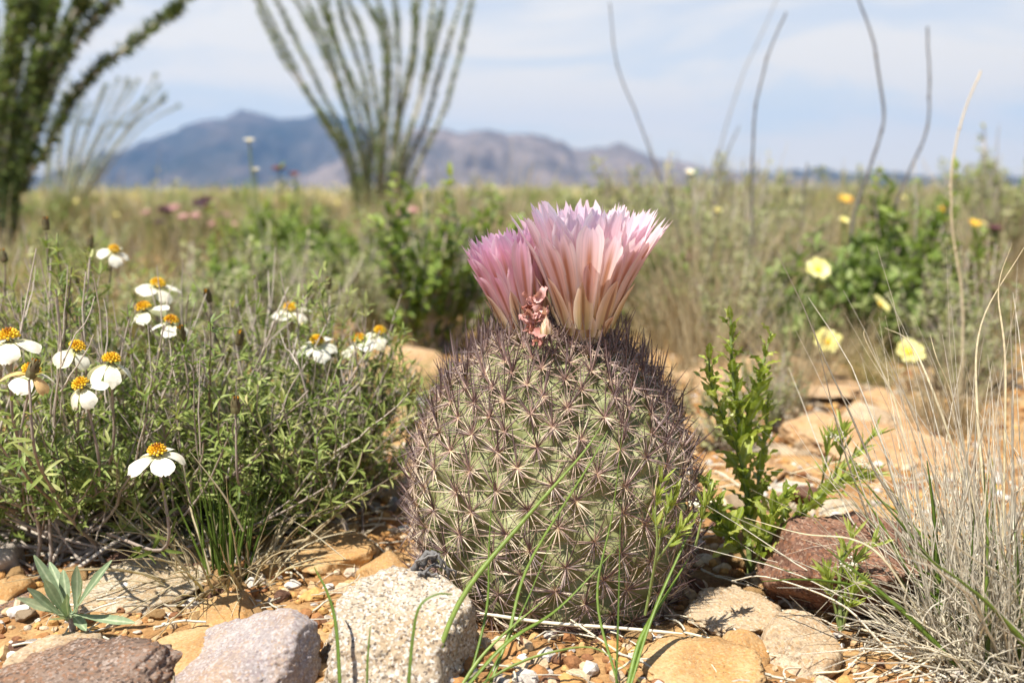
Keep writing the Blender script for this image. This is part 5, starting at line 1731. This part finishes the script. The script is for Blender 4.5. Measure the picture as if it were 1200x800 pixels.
# plants one can point to
put(GREEN, 505, 1.18, 1.15, rg, 'dark green shrub close behind the left shoulder of the cactus')
put(GREEN, 560, 1.35, 1.1, rg, 'green shrub directly behind the half open pink flower')
put(GREEN, 335, 1.75, 1.15, rg, 'dark green shrub below the maroon blooms, left of the middle ocotillo')
put(SAGE, 430, 1.30, 1.0, rg, 'grey green shrub just above the orange slab left of the cactus')
put(GREEN, 395, 1.55, 1.0, rg, 'green shrub in front of the foot of the middle ocotillo')
put(GREEN, 770, 1.35, 0.95, rg, 'dark green shrub behind the right edge of the large pink flower')
put(SAGE, 800, 1.75, 1.5, rg, 'tall olive shrub right of the pink flowers, its top reaching above the horizon')
put(GREEN, 745, 2.1, 1.45, rg, 'dark green shrub on the horizon behind the large pink flower')
put(SAGE, 850, 1.60, 1.42, rg, 'twiggy olive shrub beside the short grey stalk')
put(TUFT, 845, 1.15, 1.0, rg, 'dry straw tuft on the broad orange slab above the leafy weed')
put(TUFT, 790, 1.20, 0.9, rg, 'dry straw tuft right behind the spiny crown of the cactus')
put(TUFT, 925, 0.84, 0.52, rg, 'small straw tuft growing between the two orange slabs')
f1 = put(FORB, 985, 1.22, 1.15, rg, 'bright green plant bearing two pale yellow blossoms')
f2 = put(FORB, 1070, 1.12, 1.0, rg, 'bright green plant bearing one pale yellow blossom above the dry grass tuft')
f3 = put(FORB, 1035, 1.40, 1.1, rg, 'bright green plant with one yellow blossom beside the peach stone')
put(FORB, 1110, 1.55, 1.0, rg, 'bright green leafy plant behind the straw coloured stalk')
put(SAGE, 1160, 0.95, 0.85, rg, 'grey green shrub behind the top of the dry grass tuft')
put(FORB, 930, 1.9, 1.0, rg, 'bright green plant under the short dark upright stalk')

for lst, px, Y, sc_, lab in ((SAGE, 30, 0.92, 0.95, 'grey green shrub behind the left edge of the larger white flowered bush'),
                             (OLIVE, 105, 0.98, 1.0, 'olive grass tuft right behind the larger white flowered bush'),
                             (SAGE, 200, 1.02, 0.95, 'grey green shrub behind the white blooms, between both white flowered bushes'),
                             (GREEN, 262, 1.15, 0.9, 'leafy green shrub behind the smaller white flowered bush on its left'),
                             (SAGE, 330, 1.05, 0.85, 'grey green shrub right behind the smaller white flowered bush'),
                             (TUFT, 900, 1.45, 1.25, 'tall straw tuft around the foot of the second dark bare stalk'),
                             (TUFT, 960, 1.65, 1.3, 'tall straw tuft behind the plant with two pale yellow blossoms'),
                             (TUFT, 820, 1.40, 1.2, 'tall straw tuft under the olive shrub'),
                             (TUFT, 1180, 1.3, 1.15, 'tall straw tuft at the right edge behind the grey green shrub'),
                             (SAGE, 880, 1.30, 0.9, 'twiggy grey shrub left of the plant with two pale yellow blossoms')):
    put(lst, px, Y, sc_, rg, lab)

for lst, px, Y, sc_, lab in ((SAGE, 905, 0.78, 0.40, 'small grey green shrub between the weed and the broad orange slab'),
                             (SAGE, 868, 0.70, 0.34, 'tiny grey green shrub behind the stem of the leafy weed'),
                             (TUFT, 945, 0.92, 0.62, 'straw tuft leaning over the right end of the broad orange slab'),
                             (TUFT, 1012, 1.08, 0.50, 'straw tuft at the foot of the plant with two pale yellow blossoms'),
                             (OLIVE, 1028, 0.95, 0.42, 'olive grass tuft beside the pinkish orange block'),
                             (SAGE, 1140, 0.90, 0.5, 'grey green shrub right of the single pale yellow blossom'),
                             (TUFT, 830, 0.98, 0.66, 'straw tuft at the left end of the broad orange slab'),
                             (SAGE, 870, 1.10, 0.7, 'twiggy grey shrub behind the broad orange slab'),
                             (TUFT, 1130, 0.78, 0.6, 'straw tuft behind the stalks of the dry grass tuft'),
                             (OLIVE, 470, 0.90, 0.4, 'short olive grass tuft on the orange slab left of the cactus'),
                             
                             (TUFT, 795, 0.84, 0.42, 'short straw tuft peeping out behind the right flank of the cactus')):
    put(lst, px, Y, sc_, rg, lab)

for lst, px, Y, sc_, lab in ((OLIVE, 70, 2.6, 1.75, 'yellowish grass tuft on the horizon beside the large leafy ocotillo'),
                             (TUFT, 118, 3.2, 1.7, 'straw tuft on the horizon below the faint thin ocotillo'),
                             (SAGE, 186, 3.4, 1.95, 'brownish twiggy shrub rising before the foot of the blue mountain'),
                             (GREEN, 325, 1.95, 1.3, 'leafy green shrub under the maroon blooms'),
                             (OLIVE, 520, 2.8, 1.6, 'yellowish grass tuft right of the foot of the middle ocotillo'),
                             (TUFT, 565, 2.2, 1.35, 'straw tuft on the horizon left of the pink flowers'),
                             (SAGE, 720, 2.6, 1.6, 'grey green shrub on the horizon right above the large pink flower'),
                             (OLIVE, 770, 1.9, 1.35, 'yellowish grass tuft left of the olive shrub'),
                             (TUFT, 835, 1.9, 1.5, 'tall straw tuft with tips above the horizon among the olive shrubs'),
                             (SAGE, 905, 2.0, 1.4, 'grey green shrub behind the second dark bare stalk'),
                             (TUFT, 1060, 2.0, 1.35, 'straw tuft at the foot of the bowed bare stalk'),
                             (TUFT, 1100, 1.75, 1.25, 'straw tuft left of the straw coloured stalk'),
                             (OLIVE, 1010, 2.1, 1.4, 'yellowish grass tuft at the foot of the kinked bare stalk'),
                             (SAGE, 1190, 1.9, 1.35, 'grey green shrub on the horizon at the right edge')):
    put(lst, px, Y, sc_, rg, lab)

for lst, px, Y, sc_, lab in ((FORB, 930, 1.12, 0.62, 'small bright green plant left of the higher pale yellow blossom'),
                             (FORB, 1005, 1.14, 0.62, 'small bright green plant between the two lower pale yellow blossoms'),
                             (FORB, 1048, 1.15, 0.66, 'small bright green plant just behind the lowest pale yellow blossom'),
                             (FORB, 1100, 1.12, 0.66, 'small bright green plant right of the lowest pale yellow blossom')):
    put(lst, px, Y, sc_, rg, lab)

for lst, px, Y, sc_, lab in ((SAGE, 775, 1.62, 1.30, 'olive shrub nearest the large pink flower on its right, crossing the horizon'),
                             (SAGE, 828, 1.52, 1.48, 'broad olive shrub topped by the cream flower'),
                             (TUFT, 858, 1.48, 1.50, 'tall bleached straw tuft between the olive shrubs'),
                             (TUFT, 800, 1.44, 1.35, 'tall bleached straw tuft in front of the olive shrubs'),
                             (SAGE, 895, 1.75, 1.40, 'olive shrub around the second dark bare stalk')):
    put(lst, px, Y, sc_, rg, lab)

def to_local(o, p):
    from mathutils import Matrix
    rz = o.rotation_euler[2]
    v = (np.asarray(p) - np.array(o.location)) / o.scale[0]
    c, s = math.cos(-rz), math.sin(-rz)
    return np.array([c * v[0] - s * v[1], s * v[0] + c * v[1], v[2]])

def flower_on(o, px, py, Y, mat, size, seed, axis=(0, -0.8, 0.7), npet=8):
    p = to_local(o, at(px, py, Y))
    rz = o.rotation_euler[2]
    a = np.array(axis, float)
    c, s = math.cos(-rz), math.sin(-rz)
    bloom(o, p, (c * a[0] - s * a[1], s * a[0] + c * a[1], a[2]), mat, size / o.scale[0], seed, npet)
    mb = MB()
    tubes(mb, cr([np.array([p[0] * 0.3, p[1] * 0.3, 0.0]), p * np.array([0.8, 0.8, 0.5]), p], 8)[None], 0.001, 4, tint=0.6, rng=rng)
    mb.build('flower_stalk', M['green_stem'], o)

flower_on(f1, 958, 318, 1.06, M['yellow_petal'], 0.0135, 1)
flower_on(f1, 968, 402, 0.93, M['yellow_petal'], 0.0135, 2)
flower_on(f2, 1064, 414, 0.90, M['yellow_petal'], 0.0135, 3)
flower_on(f3, 1030, 358, 1.00, M['yellow_petal'], 0.0105, 4, (0.6, -0.5, 0.7))

def far_flower(name, label, px, py, Y, mat, size, seed, stem_mat='green_stem', cat='flower', npet=8, axis=(0, -0.5, 0.9), leafs=True):
    p = at(px, py, Y)
    c = np.array([p[0], p[1], Hs(p[0], p[1])])
    root = thing(name, label, cat, c)
    r2 = np.random.default_rng(seed)
    bloom(root, p - c, axis, mat, size, seed, npet, 'blossom', npet != 12)
    if npet == 12:                                # ragged blooms: a second, tighter whorl
        bloom(root, p - c + np.array([0, 0, size * 0.15]), np.array(axis) + r2.normal(0, 0.3, 3), mat, size * 0.7, seed + 50, 9, 'blossom', False)
    mb = MB()
    P = cr([np.array([0.01, 0, -0.005]), (p - c) * 0.5 + [0.006, 0, 0], p - c], 12)
    tubes(mb, P[None], 0.0013, 5, tint=0.5, rng=r2)
    mb.build('stem', M[stem_mat], root)
    if leafs:
        mb = MB()
        leafy(mb, P[None], r2, 0.05, 10, 3, (0.012, 0.03), (0.004, 0.008))
        mb.build('foliage', M['shrub_leaf'], root)
    return root
far_flower('yellow_flower', 'yellow flower near the horizon between the two dark bare stalks at right', 990, 236, 2.2, M['gold'], 0.016, 31)
far_flower('yellow_flower', 'bright yellow flower just left of the straw coloured stalk', 1106, 248, 1.5, M['gold'], 0.009, 32)
far_flower('yellow_flower', 'small orange yellow flower low beside the straw coloured stalk', 1142, 263, 1.6, M['gold'], 0.009, 33)
far_flower('cream_flower', 'cream flower bud on a tall thin stem against the mountain', 292, 166, 1.5, M['white_petal'], 0.008, 34, npet=9, axis=(0, -0.2, 1), leafs=False)
far_flower('cream_flower', 'lower cream flower bud on a thin stem under the taller one', 299, 200, 1.5, M['white_petal'], 0.007, 35, npet=9, axis=(0, -0.2, 1), leafs=False)
far_flower('cream_flower', 'cream flower right of the olive shrub top', 808, 203, 1.6, M['white_petal'], 0.008, 36, npet=7)
far_flower('pink_flower', 'blurred salmon pink flower in the field left of the middle ocotillo', 240, 243, 2.6, M['pink_blur'], 0.034, 37, npet=12, axis=(0, -0.3, 1))
far_flower('pink_flower', 'blurred dull red flower left of the salmon pink one', 198, 250, 2.6, M['pink_blur'], 0.032, 38, npet=12, axis=(0, -0.3, 1))
far_flower('pink_flower', 'pale pink flower at the foot of the middle ocotillo', 478, 252, 2.4, M['pink_blur'], 0.026, 39, npet=12, axis=(0, -0.3, 1))
far_flower('pink_flower', 'faint pink flower low in the shrubs right of the large cactus flower', 806, 304, 1.5, M['pink_blur'], 0.024, 40, npet=12, axis=(0, -0.3, 1))
far_flower('maroon_flower', 'dark maroon bloom under the lower cream bud', 327, 200, 1.8, M['maroon'], 0.012, 41, npet=12, axis=(0, -0.4, 1))
far_flower('maroon_flower', 'dark maroon bloom right of the other maroon bloom', 345, 206, 1.8, M['maroon'], 0.010, 42, npet=12, axis=(0, -0.4, 1))
far_flower('maroon_flower', 'dark maroon bloom among grass at the right edge', 1165, 270, 1.6, M['maroon'], 0.012, 43, npet=12, axis=(0, -0.4, 1))

def pink_scatter():
    r3 = np.random.default_rng(911)
    root = far_flower('pink_flower', 'small dusty pink flower in the grass before the faint thin ocotillo and mountain', 215, 256, 2.3, M['pink_blur'], 0.014, 62, npet=12, axis=(0, -0.4, 1))
    root['group'] = 'small dusty pink flowers before the mountain'
    for px, Y, k in ((186, 2.5, 1.1), (228, 2.35, 0.9), (262, 2.6, 1.2), (248, 2.2, 0.8), (170, 2.7, 1.0), (275, 2.4, 0.7)):
        o = copy_tree(root)
        x = at(px, 225, Y)[0]
        o.location = (x, Y, Hs(x, Y))
        o.rotation_euler = (0, 0, r3.uniform(-0.8, 0.8))
        o.scale = (k, k, r3.uniform(0.85, 1.12))
pink_scatter()

def yellow_scatter():
    r3 = np.random.default_rng(909)
    root = far_flower('yellow_flower', 'tiny yellow flower scattered in the grass behind', 880, 262, 1.9, M['yellow_petal'], 0.007, 60, leafs=False)
    root['group'] = 'tiny yellow flowers scattered in the grass'
    x0, y0 = root.location[0], root.location[1]
    for i in range(26):
        Y = r3.uniform(1.2, 3.6)
        px = r3.uniform(760, 1230) if i < 20 else r3.uniform(-20, 560)
        o = copy_tree(root)
        x = at(px, 225, Y)[0]
        o.location = (x, Y, Hs(x, Y))
        o.rotation_euler = (0, 0, r3.uniform(-0.7, 0.7))
        k = r3.uniform(0.8, 1.35)
        o.scale = (k, k, k * r3.uniform(0.9, 1.25))
yellow_scatter()

def horizon_scrub():
    r4 = np.random.default_rng(733)
    for i in range(46):
        px = r4.uniform(-60, 1270) if i < 20 else r4.uniform(740, 1270)
        if 590 < px < 735:
            px += 160
        Y = r4.uniform(1.7, 5.0)
        k = int(r4.choice(5, p=[0.30, 0.22, 0.13, 0.33, 0.02]))
        put([TUFT, OLIVE, GREEN, SAGE, FORB][k], px, Y, r4.uniform(1.25, 1.85) * (0.88 if px < 590 else 1.0), r4)
horizon_scrub()

# the field behind
def field():
    rg = np.random.default_rng(640)
    spots = []
    def ok(x, y, r):
        for a, b, q in spots:
            if (a - x) ** 2 + (b - y) ** 2 < (0.5 * (r + q)) ** 2:
                return False
        return True
    n = 0
    tries = 0
    while n < 285 and tries < 9000:
        tries += 1
        Y = 1.1 + 9.5 * rg.uniform(0, 1) ** 1.6
        px = rg.uniform(-160, 1360)
        x = at(px, 225, Y)[0]
        s = rg.choice([rg.uniform(0.75, 1.1), rg.uniform(1.0, 1.45)]) * np.interp(Y, [1, 2, 4, 11], [0.85, 0.95, 1.1, 1.7])
        if not ok(x, Y, 0.10 * s):
            continue
        if 380 < px < 640 and Y < 1.25:
            continue
        if px > 780 and Y < 1.2:
            continue
        spots.append((x, Y, 0.10 * s))
        if px < 260:
            w = [0.34, 0.24, 0.14, 0.26, 0.02]
        elif px < 620:
            w = [0.20, 0.22, 0.34, 0.22, 0.02] if Y < 3 else [0.38, 0.20, 0.16, 0.26, 0.0]
        else:
            w = [0.42, 0.22, 0.08, 0.22, 0.06] if Y < 3 else [0.42, 0.20, 0.14, 0.24, 0.0]
        k = int(rg.choice(5, p=w))
        put([TUFT, OLIVE, GREEN, SAGE, FORB][k], px, Y, s * (0.92 if px < 700 else 1.0), rg)
        n += 1
field()
for lst in (TUFT, OLIVE, GREEN, SAGE, FORB):
    for p in lst:
        if id(p) not in used:
            place(p, rg.uniform(300, 1100), 4.0 + rg.uniform(0, 3), 1.0, 0)
            used.add(id(p))

def ground_cover():
    """short dry grass and weeds between the plants of the field"""
    rg = np.random.default_rng(701)
    n = 14000
    Y = 1.15 + 9 * rg.uniform(0, 1, n) ** 1.7
    x = rg.uniform(-0.95, 0.95, n) * Y
    a = rg.uniform(0, 6.283, n)
    L = rg.uniform(0.02, 0.075, n) * np.clip(Y / 2, 0.8, 2)
    ln = rg.normal(0, 0.5, n)
    t = np.linspace(0, 1, 5)
    b = np.stack([x, Y, H(x, Y) - 0.002], -1)
    d = norm(np.stack([ln * np.cos(a), ln * np.sin(a), np.ones(n)], -1))
    P = b[:, None] + d[:, None] * (L[:, None] * t)[..., None]
    P[..., 0] += (np.cos(a) * L * 0.3)[:, None] * t ** 2
    P[..., 1] += (np.sin(a) * L * 0.3)[:, None] * t ** 2
    mb = MB()
    w = 0.0011 * np.clip(Y / 2, 0.7, 2)
    cl = vnoise(np.stack([x / 0.3, Y / 0.3, np.zeros(n)], -1), 2)
    g = rg.uniform(0, 1, n) < 0.32 + 0.6 * cl
    wt_ = np.array([0.9, 1, 0.8, 0.5, 0.15])
    tubes(mb, P[~g], w[~g, None] * wt_, 3, 0.5, 0, rg.uniform(0, 1, (~g).sum()), rng=rg)
    tubes(mb, P[g], w[g, None] * wt_, 3, 0.5, 1, rg.uniform(0, 1, g.sum()), rng=rg)
    tag(mb.build('ground_cover', [M['straw'], M['olive_grass']]), 'short dry grass and weeds covering the field behind', 'grass', kind='stuff')
    # far scrub beyond the plants one can tell apart
    n = 1700
    Y = 10 + 60 * rg.uniform(0, 1, n) ** 1.6
    x = rg.uniform(-1.2, 1.2, n) * Y
    mb = MB()
    k = 26
    s = rg.uniform(0.5, 1.3, n) * np.interp(Y, [10, 70], [0.16, 0.55])
    c = np.stack([x, Y, H(x, Y) + s * 0.35], -1)
    p = c[:, None] + rg.normal(size=(n, k, 3)) * s[:, None, None] * np.array([0.55, 0.55, 0.28])
    p = p.reshape(-1, 3)
    ss = np.repeat(s, k)
    tn = np.clip(np.repeat(rg.uniform(0, 0.7, n), k) + rg.uniform(0, 0.3, n * k), 0, 1)
    d = norm(randdir(n * k, rg) + np.array([0, 0, 0.8]))
    kind = np.repeat(rg.choice(3, n, p=[0.3, 0.4, 0.3]), k)
    for sel, mi in ((kind == 0, 0), (kind == 1, 1), (kind == 2, 2)):
        leaves(mb, p[sel], d[sel], randdir(sel.sum(), rg), ss[sel] * 0.5, ss[sel] * 0.16, mat=mi, tint=tn[sel])
    tag(mb.build('scrub', [M['olive_grass'], M['sage_leaf'], M['straw']]), 'far yellow olive scrub reaching to the edge of the plain', 'scrub', kind='stuff')
ground_cover()
